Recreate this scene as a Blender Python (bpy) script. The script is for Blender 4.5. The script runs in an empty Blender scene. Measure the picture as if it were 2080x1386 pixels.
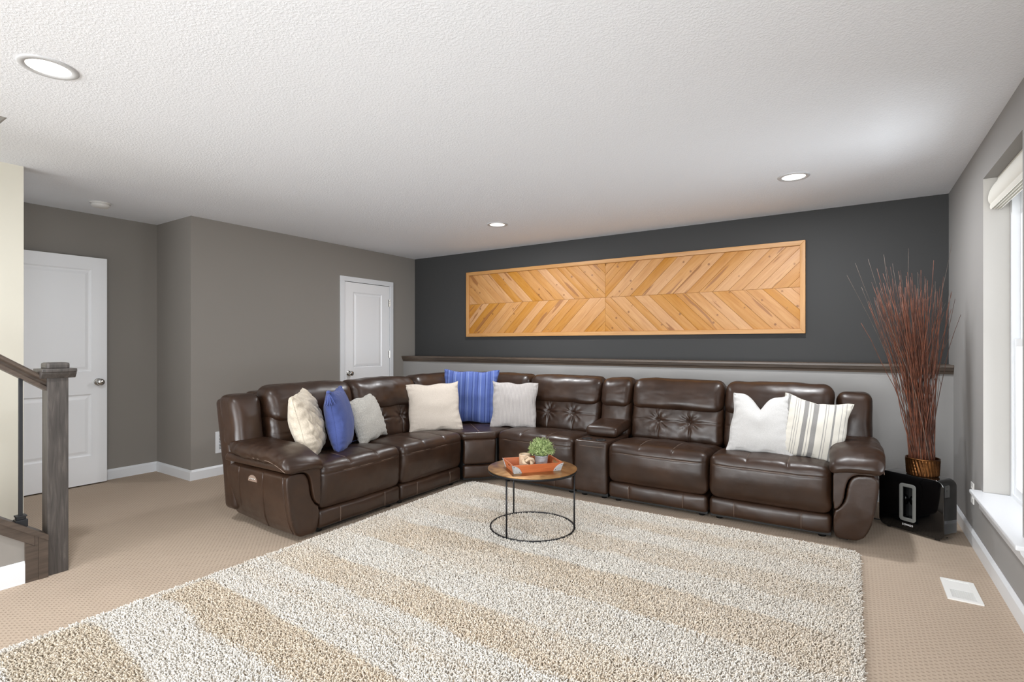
import bpy, bmesh, math, random
import numpy as np
from mathutils import Vector, Matrix, noise
random.seed(7); rng = np.random.default_rng(11)
S = bpy.context.scene; COL = S.collection
PI = math.pi
# ------------------------------------------------------------------ camera
cd = bpy.data.cameras.new('camera'); cam = bpy.data.objects.new('camera', cd); COL.objects.link(cam)
cd.sensor_width = 36; cd.lens = 36*1049/2080; cd.shift_y = 0.0034; cd.clip_start = .02
cam.location = (0, 0, 1.254); cam.rotation_euler = (PI/2, 0, math.radians(33.3)); S.camera = cam
# ------------------------------------------------------------------ world, lights, exposure
w = bpy.data.worlds.new('world'); S.world = w; w.use_nodes = True
bg = w.node_tree.nodes['Background']; bg.inputs[0].default_value = (.93, .96, 1, 1); bg.inputs[1].default_value = 1.3
S.view_settings.view_transform = 'Standard'; S.view_settings.look = 'None'
S.view_settings.gamma = 1; S.view_settings.use_curve_mapping = False; S.view_settings.exposure = 0.13
def area(name, loc, target, sx, sy, power, color=(1, 1, 1), spread=180):
    l = bpy.data.lights.new(name, 'AREA'); l.shape = 'RECTANGLE'; l.size = sx; l.size_y = sy
    l.energy = power; l.color = color; l.spread = math.radians(spread)
    o = bpy.data.objects.new(name, l); COL.objects.link(o); o.location = loc
    d = Vector(target)-Vector(loc); o.rotation_euler = d.to_track_quat('-Z', 'Y').to_euler(); return o
area('rear_window_light', (-2.1, -4.8, 1.2), (-2.4, 4, 1.45), 5.2, 2.0, 275, (.93, .97, 1))  # added: stands in for daylight from behind the camera, no window built there
area('ceiling_bounce_light', (-2.6, -3.4, .35), (-3.2, 4.4, 2.3), 3.0, .6, 22, (.90, .955, 1), 75)  # added unseen uplight to brighten the far ceiling
area('near_side_window_light', (.56, .0, .9), (-4.4, 4.6, 1.6), 1.8, 1.2, 38, (.90, .955, 1), 120)  # unseen fill added at the right wall, where no window is built
area('window_ground_light', (1.9, 3.6, .3), (-3.2, 3.9, 2.2), 1.6, 1.2, 26, (.90, .955, 1), 120)  # added outside the window, like light off sunlit ground, to lift the ceiling
area('hall_light', (-4.80, .1, 1.35), (-5.76, 1.1, 1.2), 1.2, 1.7, 11, (.95, .975, 1))  # hidden fill added behind the stair wall to brighten the far-left door
DOWN = 25; DOWNCOL = (.95, .975, 1)

# ------------------------------------------------------------------ helpers
MW = {}
def srgb(c):
    return tuple(((v/255)/12.92 if v/255 <= .04045 else ((v/255+.055)/1.055)**2.4) for v in c)+(1,)
def setp(o, label=None, cat=None, group=None, kind=None):
    if label: o['label'] = label
    if cat: o['category'] = cat
    if group: o['group'] = group
    if kind: o['kind'] = kind
    return o
def thing(name, loc=(0, 0, 0), label=None, cat=None, group=None, kind=None, rz=0, parent=None):
    o = bpy.data.objects.new(name, None); COL.objects.link(o); o.empty_display_size = .1
    o.location = loc; o.rotation_euler = (0, 0, rz)
    m = Matrix.Translation(loc) @ Matrix.Rotation(rz, 4, 'Z')
    MW[o.name] = m
    return setp(o, label, cat, group, kind)
def obj(name, V, F, mat, parent=None, T=None, frame=None, smooth=True, label=None):
    """V,F given in local coords of T (or world). The mesh is stored in the frame of the parent, or in `frame`."""
    V = np.asarray(V, float).reshape(-1, 3)
    flip = False
    if T is not None:
        A = np.array(T); V = V @ A[:3, :3].T + A[:3, 3]; flip = np.linalg.det(A[:3, :3]) < 0
    P = MW[parent.name] if parent else Matrix.Identity(4)
    Wm = frame if frame is not None else P
    if parent is None and frame is None:
        c = (V.min(0)+V.max(0))/2; c[2] = V[:, 2].min(); Wm = Matrix.Translation(c)
    Ai = np.array(Wm.inverted()); V = V @ Ai[:3, :3].T + Ai[:3, 3]
    me = bpy.data.meshes.new(name)
    if isinstance(F, np.ndarray):
        if flip: F = F[:, ::-1]
        n, k = F.shape
        me.vertices.add(len(V)); me.vertices.foreach_set('co', V.ravel())
        me.loops.add(n*k); me.loops.foreach_set('vertex_index', F.astype(np.int32).ravel())
        me.polygons.add(n); me.polygons.foreach_set('loop_start', np.arange(0, n*k, k, dtype=np.int32))
        me.update(calc_edges=True)
    else:
        if flip: F = [tuple(reversed(f)) for f in F]
        me.from_pydata([tuple(v) for v in V], [], F)
    if smooth: me.polygons.foreach_set('use_smooth', [True]*len(me.polygons))
    me.materials.append(mat)
    o = bpy.data.objects.new(name, me); COL.objects.link(o)
    if parent: o.parent = parent
    L = P.inverted() @ Wm
    o.matrix_basis = L
    MW[o.name] = Wm
    if label: o['label'] = label
    return o
class B:
    """collects primitive pieces into one mesh"""
    def __init__(s): s.V = []; s.F = []
    def add(s, V, F):
        k = len(s.V); s.V += [tuple(v) for v in V]; s.F += [tuple(int(i)+k for i in f) for f in F]; return s
    def box(s, x0, x1, y0, y1, z0, z1, b=0):
        if b <= 0:
            V = [(x, y, z) for z in (z0, z1) for y in (y0, y1) for x in (x0, x1)]
            return s.add(V, [(0, 2, 3, 1), (4, 5, 7, 6), (0, 1, 5, 4), (2, 6, 7, 3), (0, 4, 6, 2), (1, 3, 7, 5)])
        bm = bmesh.new(); bmesh.ops.create_cube(bm, size=1)
        for v in bm.verts: v.co = ((x0+x1)/2+v.co.x*(x1-x0), (y0+y1)/2+v.co.y*(y1-y0), (z0+z1)/2+v.co.z*(z1-z0))
        bmesh.ops.bevel(bm, geom=bm.edges[:], offset=b, segments=2, affect='EDGES', profile=.6)
        bm.verts.index_update(); V = [v.co[:] for v in bm.verts]; F = [[v.index for v in f.verts] for f in bm.faces]; bm.free()
        return s.add(V, F)
    def tube(s, pts, r, n=8, caps=True):
        pts = [Vector(p) for p in pts]; m = len(pts)
        R = r if hasattr(r, '__len__') else [r]*m
        V = []; up = None
        for i, p in enumerate(pts):
            t = (pts[min(i+1, m-1)]-pts[max(i-1, 0)]).normalized()
            if up is None:
                up = Vector((0, 0, 1)) if abs(t.z) < .9 else Vector((1, 0, 0))
            a = t.cross(up).normalized(); b2 = a.cross(t).normalized(); up = b2
            for k in range(n):
                c = 2*PI*(k+.5)/n; V.append(p+R[i]*(math.cos(c)*a+math.sin(c)*b2))
        F = [(i*n+k, i*n+(k+1) % n, (i+1)*n+(k+1) % n, (i+1)*n+k) for i in range(m-1) for k in range(n)]
        if caps: F += [tuple(range(n-1, -1, -1)), tuple(range((m-1)*n, m*n))]
        return s.add(V, F)
    def ring(s, c, R, r, n=64, k=8, sz=1.0):
        V = []; F = []
        for i in range(n):
            a = 2*PI*i/n
            for j in range(k):
                b2 = 2*PI*j/k; q = R+r*math.cos(b2)
                V.append((c[0]+q*math.cos(a), c[1]+q*math.sin(a), c[2]+r*sz*math.sin(b2)))
        for i in range(n):
            for j in range(k):
                F.append((i*k+j, ((i+1) % n)*k+j, ((i+1) % n)*k+(j+1) % k, i*k+(j+1) % k))
        return s.add(V, F)
    def lathe(s, prof, c=(0, 0, 0), n=32, axis='z'):
        V = []; F = []; m = len(prof)
        for i in range(n):
            a = 2*PI*i/n
            for r, z in prof:
                p = (r*math.cos(a), r*math.sin(a), z)
                if axis == 'x': p = (p[2], p[0], p[1])
                if axis == 'y': p = (p[1], p[2], p[0])
                V.append((c[0]+p[0], c[1]+p[1], c[2]+p[2]))
        for i in range(n):
            for j in range(m-1):
                F.append((i*m+j, ((i+1) % n)*m+j, ((i+1) % n)*m+j+1, i*m+j+1))
        return s.add(V, F)
    def prism(s, poly, a0, a1, axis='y'):
        """poly in the plane of the two other axes (in xyz order), extruded along axis"""
        def P(p, t):
            return {'y': (p[0], t, p[1]), 'x': (t, p[0], p[1]), 'z': (p[0], p[1], t)}[axis]
        n = len(poly); V = [P(p, a0) for p in poly]+[P(p, a1) for p in poly]
        F = [(i, (i+1) % n, n+(i+1) % n, n+i) for i in range(n)]+[tuple(range(n-1, -1, -1)), tuple(range(n, 2*n))]
        return s.add(V, F)
    def obj(s, name, mat, parent=None, T=None, smooth=False, fix=True, bevel=0, label=None, frame=None, auto=None):
        o = obj(name, s.V, s.F, mat, parent, T, frame, smooth, label)
        if fix:
            bm = bmesh.new(); bm.from_mesh(o.data); bmesh.ops.recalc_face_normals(bm, faces=bm.faces[:]); bm.to_mesh(o.data); bm.free()
        if auto: 
            bm = bmesh.new(); bm.from_mesh(o.data)
            for f in bm.faces: f.smooth = True
            for e in bm.edges:
                if len(e.link_faces) == 2 and e.calc_face_angle(0) > auto: e.smooth = False
            bm.to_mesh(o.data); bm.free()
        if bevel:
            md = o.modifiers.new('bevel', 'BEVEL'); md.width = bevel; md.segments = 3; md.limit_method = 'ANGLE'; md.angle_limit = .6
            o.data.polygons.foreach_set('use_smooth', [True]*len(o.data.polygons))
            md.harden_normals = False
        return o

def frame4(b_, u0, u1, v0, v1, wu, wv, d0, d1, plane):
    """four butt-jointed rails; plane 'yz' (depth x) or 'xy' (depth z)"""
    for (a0, a1, c0, c1) in ((u0, u0+wu, v0, v1), (u1-wu, u1, v0, v1), (u0+wu, u1-wu, v0, v0+wv), (u0+wu, u1-wu, v1-wv, v1)):
        if plane == 'yz': b_.box(d0, d1, a0, a1, c0, c1)
        else: b_.box(a0, a1, c0, c1, d0, d1)
    return b_
def axis_coords(h, r, n, extra=()):
    a = [-h+r*(1-math.cos(t)) for t in np.linspace(0, PI/2, 6)[:-1]]
    mid = list(np.linspace(-h+r, h-r, n+1))
    c = a+mid+[-v for v in a[::-1]]
    c += [e for e in extra if abs(e) < h-r]
    c = sorted(c); out = [c[0]]
    for v in c[1:]:
        if v-out[-1] > .0012: out.append(v)
    return np.array(out)
def rbox(size, r, n=(12, 12, 12), puff=(0, 0, 0), extra=((), (), ())):
    """rounded, puffed box centred on the origin. returns V (array), F"""
    h = np.array(size)/2
    C = [axis_coords(h[i], r, n[i], extra[i]) for i in range(3)]
    V = []; F = []; idx = {}
    def vid(p):
        k = (round(p[0], 5), round(p[1], 5), round(p[2], 5))
        if k not in idx: idx[k] = len(V); V.append(p)
        return idx[k]
    for ax in range(3):
        u, v = (ax+1) % 3, (ax+2) % 3
        for sg in (-1, 1):
            g = []
            for a in C[u]:
                row = []
                for b_ in C[v]:
                    p = [0, 0, 0]; p[ax] = sg*h[ax]; p[u] = a; p[v] = b_; row.append(vid(tuple(p)))
                g.append(row)
            for i in range(len(C[u])-1):
                for j in range(len(C[v])-1):
                    f = (g[i][j], g[i+1][j], g[i+1][j+1], g[i][j+1])
                    F.append(f if sg > 0 else f[::-1])
    P = np.array(V); core = h-r; q = np.clip(P, -core, core); d = P-q; L = np.linalg.norm(d, axis=1); L[L == 0] = 1
    P = q+d/L[:, None]*r
    U = P/h
    for k in range(3):
        if puff[k]:
            a, b_ = (k+1) % 3, (k+2) % 3
            P[:, k] += puff[k]*U[:, k]*(1-U[:, a]**2).clip(0)**.7*(1-U[:, b_]**2).clip(0)**.7
    return P, F
def gauss(d, w): return np.exp(-(d/w)**2)
def wrinkle(P, amp, sc, seed=0, stretch=(1, 1, 1)):
    out = P.copy()
    for i, p in enumerate(P):
        q = Vector((p[0]*sc*stretch[0]+seed, p[1]*sc*stretch[1], p[2]*sc*stretch[2]))
        n = noise.noise_vector(q); out[i] += amp*np.array(n)
    return out
def soft_prism(poly, y0, y1, fn=None, n=14, sub=1):
    """outline in the x,z plane lofted along y in n slices (rounded afterwards by remesh + smooth)"""
    P = [np.array(p, float) for p in poly]
    for _ in range(sub):
        Q = []
        for i in range(len(P)):
            a, b_ = P[i], P[(i+1) % len(P)]; Q += [a*.75+b_*.25, a*.25+b_*.75]
        P = Q
    k = len(P); V = []
    for j in range(n+1):
        y = y0+(y1-y0)*j/n; V += [(p[0], y, p[1]) for p in P]
    V = np.array(V)
    if fn: V = fn(V)
    F = [(j*k+i, j*k+(i+1) % k, (j+1)*k+(i+1) % k, (j+1)*k+i) for j in range(n) for i in range(k)]+[tuple(range(k-1, -1, -1)), tuple(range(n*k, n*k+k))]
    return V, F
def soften(o, vox, it, bake=True):
    md = o.modifiers.new('remesh', 'REMESH'); md.mode = 'VOXEL'; md.voxel_size = vox; md.use_smooth_shade = True
    md = o.modifiers.new('smooth', 'SMOOTH'); md.factor = .6; md.iterations = it
    return o

# ------------------------------------------------------------------ materials
def newmat(name):
    m = bpy.data.materials.new(name); m.use_nodes = True
    nt = m.node_tree; return m, nt, nt.nodes['Principled BSDF']
def N(nt, typ, **kw):
    n = nt.nodes.new(typ)
    for k, v in kw.items():
        if k == 'ins':
            for a, b_ in v.items(): n.inputs[a].default_value = b_
        else: setattr(n, k, v)
    return n
def coords(nt, kind='Object', scale=(1, 1, 1), rot=(0, 0, 0)):
    mp = N(nt, 'ShaderNodeMapping'); mp.inputs['Scale'].default_value = scale; mp.inputs['Rotation'].default_value = rot
    if kind == 'World':
        g = N(nt, 'ShaderNodeNewGeometry'); nt.links.new(g.outputs['Position'], mp.inputs[0])
    else:
        t = N(nt, 'ShaderNodeTexCoord'); nt.links.new(t.outputs[kind], mp.inputs[0])
    return mp.outputs[0]
def noise_n(nt, vec, scale, detail=3, rough=.5, dist=0):
    n = N(nt, 'ShaderNodeTexNoise'); n.inputs['Scale'].default_value = scale; n.inputs['Detail'].default_value = detail
    n.inputs['Roughness'].default_value = rough; n.inputs['Distortion'].default_value = dist
    nt.links.new(vec, n.inputs['Vector']); return n.outputs['Fac']
def ramp(nt, fac, stops, interp='LINEAR'):
    r = N(nt, 'ShaderNodeValToRGB'); cr = r.color_ramp; cr.interpolation = interp
    while len(cr.elements) < len(stops): cr.elements.new(.5)
    for e, (p, c) in zip(cr.elements, stops): e.position = p; e.color = c
    nt.links.new(fac, r.inputs[0]); return r.outputs[0]
def math_n(nt, op, a, b_=None, c=None):
    n = N(nt, 'ShaderNodeMath', operation=op)
    for i, v in enumerate((a, b_, c)):
        if v is None: continue
        if isinstance(v, (int, float)): n.inputs[i].default_value = v
        else: nt.links.new(v, n.inputs[i])
    return n.outputs[0]
def mix(nt, fac, a, b_, blend='MIX'):
    n = N(nt, 'ShaderNodeMix', data_type='RGBA', blend_type=blend)
    for s_, v in ((0, fac), (6, a), (7, b_)):
        if isinstance(v, (int, float, tuple)): n.inputs[s_].default_value = v
        else: nt.links.new(v, n.inputs[s_])
    return n.outputs[2]
def bump(nt, bs, h, strength=.3, dist=.01, prev=None):
    n = N(nt, 'ShaderNodeBump'); n.inputs['Strength'].default_value = strength; n.inputs['Distance'].default_value = dist
    nt.links.new(h, n.inputs['Height'])
    if prev: nt.links.new(prev, n.inputs['Normal'])
    nt.links.new(n.outputs[0], bs.inputs['Normal']); return n.outputs[0]
def simple(name, col, rough=.5, metal=0, bmp=None, var=None, kind='World', coat=0, spec=.5):
    m, nt, bs = newmat(name); c = srgb(col); bs.inputs['Base Color'].default_value = c
    bs.inputs['Roughness'].default_value = rough; bs.inputs['Metallic'].default_value = metal
    bs.inputs['Coat Weight'].default_value = coat; bs.inputs['Specular IOR Level'].default_value = spec
    v = coords(nt, kind)
    if var:
        n = noise_n(nt, v, var[0], 4); d = var[1]
        c1 = tuple(max(0, x*(1-d)) for x in c[:3])+(1,); c2 = tuple(min(1, x*(1+d)) for x in c[:3])+(1,)
        nt.links.new(ramp(nt, n, [(.3, c1), (.7, c2)]), bs.inputs['Base Color'])
    if bmp: bump(nt, bs, noise_n(nt, v, bmp[0], 4), bmp[1], bmp[2])
    return m
mGreige = simple('greige_paint', (143, 138, 132), .75, bmp=(160, .08, .003), spec=.25)
mGreigeR = simple('light_greige_paint', (155, 153, 151), .75, bmp=(160, .08, .003), spec=.25)
mDark = simple('charcoal_paint', (62, 62, 62), .7, bmp=(160, .08, .003), spec=.25)
mCream = simple('cream_paint', (226, 222, 208), .75, bmp=(160, .08, .003), spec=.25)
mJamb = simple('pale_paint', (194, 191, 186), .7)
mWhite = simple('white_trim_paint', (230, 232, 235), .35)
mDoor = simple('white_door_paint', (244, 245, 247), .38)
mChrome = simple('satin_nickel', (190, 188, 184), .22, 1)
mBlackM = simple('black_metal', (38, 38, 40), .42, .6)
mBlackP = simple('black_plastic', (14, 14, 14), .5)
mGlossB = simple('gloss_black', (5, 5, 6), .08, coat=.6)
mSilverP = simple('grey_plastic', (128, 128, 124), .4, .2)
mIron = simple('dark_iron', (52, 53, 56), .45, .5)
mStitch = simple('tan_thread', (128, 108, 94), .8)
mZinc = simple('galvanised_zinc', (190, 195, 200), .42, .4, var=(40, .2))
mPlateW = simple('white_plate', (238, 237, 234), .4)
mTrimG = simple('light_grey_trim', (196, 196, 197), .45)
mSlot = simple('dark_recess', (40, 38, 36), .8)
mBlind = simple('cream_blind', (224, 222, 214), .8, bmp=(200, .2, .002))
# ceiling
m, nt, bs = newmat('orange_peel_ceiling'); mCeil = m
bs.inputs['Base Color'].default_value = srgb((240, 242, 246)); bs.inputs['Roughness'].default_value = .9; bs.inputs['Specular IOR Level'].default_value = .15
v = coords(nt, 'World'); a = noise_n(nt, v, 95, 3, .55, .4); b_ = noise_n(nt, v, 45, 2)
h = math_n(nt, 'ADD', ramp(nt, a, [(.42, (0, 0, 0, 1)), (.62, (1, 1, 1, 1))]), math_n(nt, 'MULTIPLY', b_, .8))
bump(nt, bs, h, .32, .0028)
# carpet
m, nt, bs = newmat('loop_carpet'); mCarpet = m; bs.inputs['Roughness'].default_value = .95; bs.inputs['Specular IOR Level'].default_value = .1
v = coords(nt, 'World'); sx = N(nt, 'ShaderNodeSeparateXYZ'); nt.links.new(v, sx.inputs[0])
wob = math_n(nt, 'MULTIPLY', math_n(nt, 'SUBTRACT', noise_n(nt, v, 60, 2), .5), .9)
ax = math_n(nt, 'ADD', math_n(nt, 'MULTIPLY', sx.outputs[0], 2*PI/.034), wob); ay = math_n(nt, 'ADD', math_n(nt, 'MULTIPLY', sx.outputs[1], 2*PI/.026), wob)
pr = math_n(nt, 'MULTIPLY', math_n(nt, 'SINE', ax), math_n(nt, 'SINE', ay))
dots = ramp(nt, pr, [(.25, (0, 0, 0, 1)), (.85, (1, 1, 1, 1))])
fine = noise_n(nt, v, 420, 2); big = noise_n(nt, v, 1.3, 3)
base = mix(nt, big, srgb((177, 158, 140)), srgb((192, 174, 156)))
base = mix(nt, math_n(nt, 'MULTIPLY', dots, .55), base, srgb((128, 110, 94)))
base = mix(nt, .28, base, ramp(nt, fine, [(.3, srgb((130, 112, 96))), (.7, srgb((215, 200, 182)))]))
nt.links.new(base, bs.inputs['Base Color'])
bump(nt, bs, math_n(nt, 'SUBTRACT', math_n(nt, 'MULTIPLY', fine, .7), dots), .5, .004)
# leather
def leather(name, c0, c1, rough=.36):
    m, nt, bs = newmat(name); v = coords(nt, 'World')
    n = noise_n(nt, v, 5, 4, .6)
    nt.links.new(ramp(nt, n, [(.3, srgb(c0)), (.72, srgb(c1))]), bs.inputs['Base Color'])
    nt.links.new(ramp(nt, noise_n(nt, v, 16, 3), [(.3, (rough-.05,)*3+(1,)), (.7, (rough+.08,)*3+(1,))]), bs.inputs['Roughness'])
    bs.inputs['Specular IOR Level'].default_value = .5
    b1 = bump(nt, bs, noise_n(nt, v, 8, 3, .5, .2), .16, .014)
    bump(nt, bs, noise_n(nt, v, 130, 2), .10, .0015, b1)
    return m
mLeather = leather('brown_leather', (40, 25, 16), (56, 37, 25), .35)
# woods
def wood(name, stops, sc=1.0, rough=.45, randtone=0, knots=False, kind='Object', ax='x'):
    m, nt, bs = newmat(name)
    s_ = {'x': (1.2*sc, 14*sc, 14*sc), 'y': (14*sc, 1.2*sc, 14*sc), 'z': (14*sc, 14*sc, 1.2*sc)}[ax]
    v = coords(nt, kind, s_); oi = N(nt, 'ShaderNodeObjectInfo')
    off = N(nt, 'ShaderNodeVectorMath', operation='ADD'); nt.links.new(v, off.inputs[0])
    mu = math_n(nt, 'MULTIPLY', oi.outputs['Random'], 97.0); cm = N(nt, 'ShaderNodeCombineXYZ')
    for i in range(3): nt.links.new(mu, cm.inputs[i])
    nt.links.new(cm.outputs[0], off.inputs[1]); v = off.outputs[0]
    n = noise_n(nt, v, 3.2, 6, .62, .6)
    col = ramp(nt, n, stops)
    if randtone:
        hs = N(nt, 'ShaderNodeHueSaturation'); nt.links.new(col, hs.inputs['Color'])
        nt.links.new(math_n(nt, 'MULTIPLY_ADD', oi.outputs['Random'], randtone, 1-randtone*.45), hs.inputs['Value'])
        nt.links.new(math_n(nt, 'MULTIPLY_ADD', oi.outputs['Random'], -.25, 1.1), hs.inputs['Saturation']); col = hs.outputs[0]
    if knots:
        v2 = coords(nt, kind, (1, 1, 1)); o2 = N(nt, 'ShaderNodeVectorMath', operation='ADD'); nt.links.new(v2, o2.inputs[0]); nt.links.new(cm.outputs[0], o2.inputs[1])
        dn = noise_n(nt, o2.outputs[0], 40, 2)
        vo = N(nt, 'ShaderNodeTexVoronoi'); vo.inputs['Scale'].default_value = 9; nt.links.new(o2.outputs[0], vo.inputs['Vector'])
        dd = math_n(nt, 'ADD', vo.outputs['Distance'], math_n(nt, 'MULTIPLY', dn, .06))
        k = ramp(nt, dd, [(.10, (1, 1, 1, 1)), (.16, (0, 0, 0, 1))])
        col = mix(nt, math_n(nt, 'MULTIPLY', k, .75), col, srgb((112, 66, 32)))
        # dark sap streaks on some boards
        mp = N(nt, 'ShaderNodeMapping'); mp.inputs['Scale'].default_value = (.9, 9, 9); nt.links.new(o2.outputs[0], mp.inputs[0])
        st = noise_n(nt, mp.outputs[0], 2.0, 2, .4, .3)
        k2 = ramp(nt, st, [(.645, (0, 0, 0, 1)), (.66, (1, 1, 1, 1))])
        col = mix(nt, math_n(nt, 'MULTIPLY', k2, .8), col, srgb((138, 88, 46)))
    nt.links.new(col, bs.inputs['Base Color']); bs.inputs['Roughness'].default_value = rough
    bump(nt, bs, n, .12, .003)
    return m
mPine = wood('knotty_pine', [(.25, srgb((166, 110, 50))), (.5, srgb((182, 128, 66))), (.8, srgb((196, 146, 86)))], .9, .5, .2, True)
mPineF = wood('pine_frame', [(.25, srgb((172, 122, 68))), (.8, srgb((198, 150, 94)))], .8, .45)
mPineF2 = wood('pine_frame_upright', [(.25, srgb((172, 122, 68))), (.8, srgb((198, 150, 94)))], .8, .45, ax='z')
gs = [(.25, srgb((48, 45, 43))), (.55, srgb((74, 69, 66))), (.8, srgb((102, 95, 90)))]
mStain = wood('grey_stained_wood', gs, 1.3, .42, kind='World', ax='z')
mStainH = wood('brown_grey_stained_wood', [(.25, srgb((60, 51, 45))), (.8, srgb((94, 81, 71)))], 1.1, .4, kind='World', ax='y')
mLedge = wood('walnut_grey_ledge_wood', [(.25, srgb((62, 53, 47))), (.8, srgb((104, 89, 76)))], .8, .38, kind='World', ax='x')
mTray = wood('orange_stained_wood', [(.25, srgb((164, 84, 46))), (.8, srgb((196, 116, 72)))], 1.5, .42)
mKnot = wood('pale_whitewashed_wood', [(.25, srgb((176, 146, 116))), (.8, srgb((216, 196, 170)))], 4, .6)
# brushed bronze
m, nt, bs = newmat('brushed_bronze'); mBronze = m; v = coords(nt, 'World')
n = noise_n(nt, v, 9, 5, .6)
nt.links.new(ramp(nt, n, [(.3, srgb((134, 96, 56))), (.7, srgb((178, 140, 92)))]), bs.inputs['Base Color'])
nt.links.new(ramp(nt, noise_n(nt, v, 18, 4), [(.3, (.3,)*3+(1,)), (.7, (.48,)*3+(1,))]), bs.inputs['Roughness']); bs.inputs['Metallic'].default_value = .85
m, nt, bs = newmat('copper_bronze'); mCopper = m; v = coords(nt, 'Object')
nt.links.new(ramp(nt, noise_n(nt, v, 14, 3), [(.3, srgb((88, 56, 32))), (.7, srgb((142, 96, 56)))]), bs.inputs['Base Color'])
bs.inputs['Metallic'].default_value = .9; bs.inputs['Roughness'].default_value = .3
# fabrics
def fabric(name, c0, c1, sc=260, bstr=.4, rib=None, stripes=None, weave=True):
    m, nt, bs = newmat(name); v = coords(nt, 'Object'); bs.inputs['Roughness'].default_value = .92; bs.inputs['Specular IOR Level'].default_value = .15
    bs.inputs['Sheen Weight'].default_value = .15
    n = noise_n(nt, v, sc, 3, .6)
    col = ramp(nt, n, [(.3, srgb(c0)), (.7, srgb(c1))])
    sx = N(nt, 'ShaderNodeSeparateXYZ'); nt.links.new(v, sx.inputs[0]); prev = None
    if stripes:
        u = math_n(nt, 'MULTIPLY_ADD', sx.outputs[0], 1/stripes[0], .5)
        wob = math_n(nt, 'MULTIPLY', math_n(nt, 'SUBTRACT', noise_n(nt, v, 8, 2), .5), .012)
        col2 = ramp(nt, math_n(nt, 'ADD', u, wob), [(p, srgb(c)) for p, c in stripes[1]], 'CONSTANT')
        col = mix(nt, .75, col, col2) if stripes[2] else mix(nt, 1.0, col, col2, 'MULTIPLY')
    if rib:
        s_ = math_n(nt, 'SINE', math_n(nt, 'MULTIPLY', sx.outputs[0], 2*PI/rib[0]))
        k = ramp(nt, s_, [(.0, (0, 0, 0, 1)), (1, (1, 1, 1, 1))])
        col = mix(nt, math_n(nt, 'MULTIPLY', math_n(nt, 'SUBTRACT', 1, k), rib[1]), col, srgb(rib[2]))
        prev = bump(nt, bs, k, .5, rib[0]*.25)
    nt.links.new(col, bs.inputs['Base Color'])
    bump(nt, bs, n, bstr, .0025, prev)
    return m
mKnit = fabric('cream_cable_knit', (192, 180, 162), (214, 203, 186), 130, .5)
mBlue = fabric('blue_cotton', (64, 76, 130), (82, 95, 150), 300)
mGreyW = fabric('heathered_grey_wool', (160, 157, 150), (206, 203, 196), 170, .5)
mOat = fabric('oatmeal_linen', (192, 180, 168), (210, 200, 188), 240)
blues = []; x = 0.0; r5 = random.Random(3)
cyc = [(88, 106, 168), (48, 60, 108), (112, 130, 184), (74, 90, 150), (48, 60, 106), (98, 116, 174), (136, 152, 196)]
pat = [.055, .012, .022, .04, .012, .03, .012]
i = 0
while x < .985 and len(blues) < 31: blues.append((x, cyc[i % 7])); x += pat[i % 7]*1.25; i += 1
mBlueS = fabric('blue_striped_cotton', (80, 98, 160), (104, 122, 184), 260, .35, rib=(.012, .25, (58, 72, 126)), stripes=(.56, blues, True))
mPin = fabric('ribbed_light_grey', (182, 176, 173), (200, 195, 192), 260, .3, rib=(.0135, .45, (140, 132, 129)))
mWhiteC = fabric('white_linen', (190, 188, 186), (206, 204, 202), 240)
cr_, bk, gy = (206, 201, 190), (84, 84, 88), (124, 122, 122)
st = [(0, cr_), (.05, gy), (.06, cr_), (.09, gy), (.1, cr_), (.13, bk), (.165, cr_), (.235, gy), (.245, cr_), (.262, gy), (.272, cr_), (.29, gy), (.30, cr_), (.345, bk), (.40, cr_), (.425, gy), (.433, cr_), (.46, bk), (.52, cr_), (.60, gy), (.61, cr_), (.63, gy), (.64, cr_), (.70, bk), (.725, cr_), (.79, gy), (.80, cr_), (.84, gy), (.85, cr_), (.90, gy), (.91, cr_)]
mStripe = fabric('cream_black_striped', (220, 214, 204), (234, 230, 222), 240, .35, stripes=(.50, st, True))
# rug
m, nt, bs = newmat('shag_pile'); mRug = m; bs.inputs['Roughness'].default_value = .95; bs.inputs['Specular IOR Level'].default_value = .08
at = N(nt, 'ShaderNodeAttribute', attribute_name='pile_colour'); nt.links.new(at.outputs['Color'], bs.inputs['Base Color'])
mRugB = simple('rug_backing', (176, 160, 138), .95)
mGrass = None
def leafmat(name, c0, c1):
    m, nt, bs = newmat(name); v = coords(nt, 'Object')
    nt.links.new(ramp(nt, noise_n(nt, v, 60, 2), [(.35, srgb(c0)), (.65, srgb(c1))]), bs.inputs['Base Color']); bs.inputs['Roughness'].default_value = .55
    bs.inputs['Subsurface Weight'].default_value = 0; return m
mLeaf = leafmat('grey_green_leaf', (112, 134, 72), (186, 202, 142))
def emis(name, col, st_):
    m, nt, bs = newmat(name); bs.inputs['Base Color'].default_value = srgb(col); bs.inputs['Emission Color'].default_value = srgb(col); bs.inputs['Emission Strength'].default_value = st_; return m
mLamp = emis('lamp_diffuser', (255, 252, 246), 1.4)
m, nt, bs = newmat('window_glass'); mGlass = m
nt.nodes.remove(bs); gb = N(nt, 'ShaderNodeBsdfTransparent'); gl = N(nt, 'ShaderNodeBsdfGlossy'); gl.inputs['Roughness'].default_value = .02
mx = N(nt, 'ShaderNodeMixShader'); mx.inputs[0].default_value = .07; nt.links.new(gb.outputs[0], mx.inputs[1]); nt.links.new(gl.outputs[0], mx.inputs[2])
nt.links.new(mx.outputs[0], nt.nodes['Material Output'].inputs[0])

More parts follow.
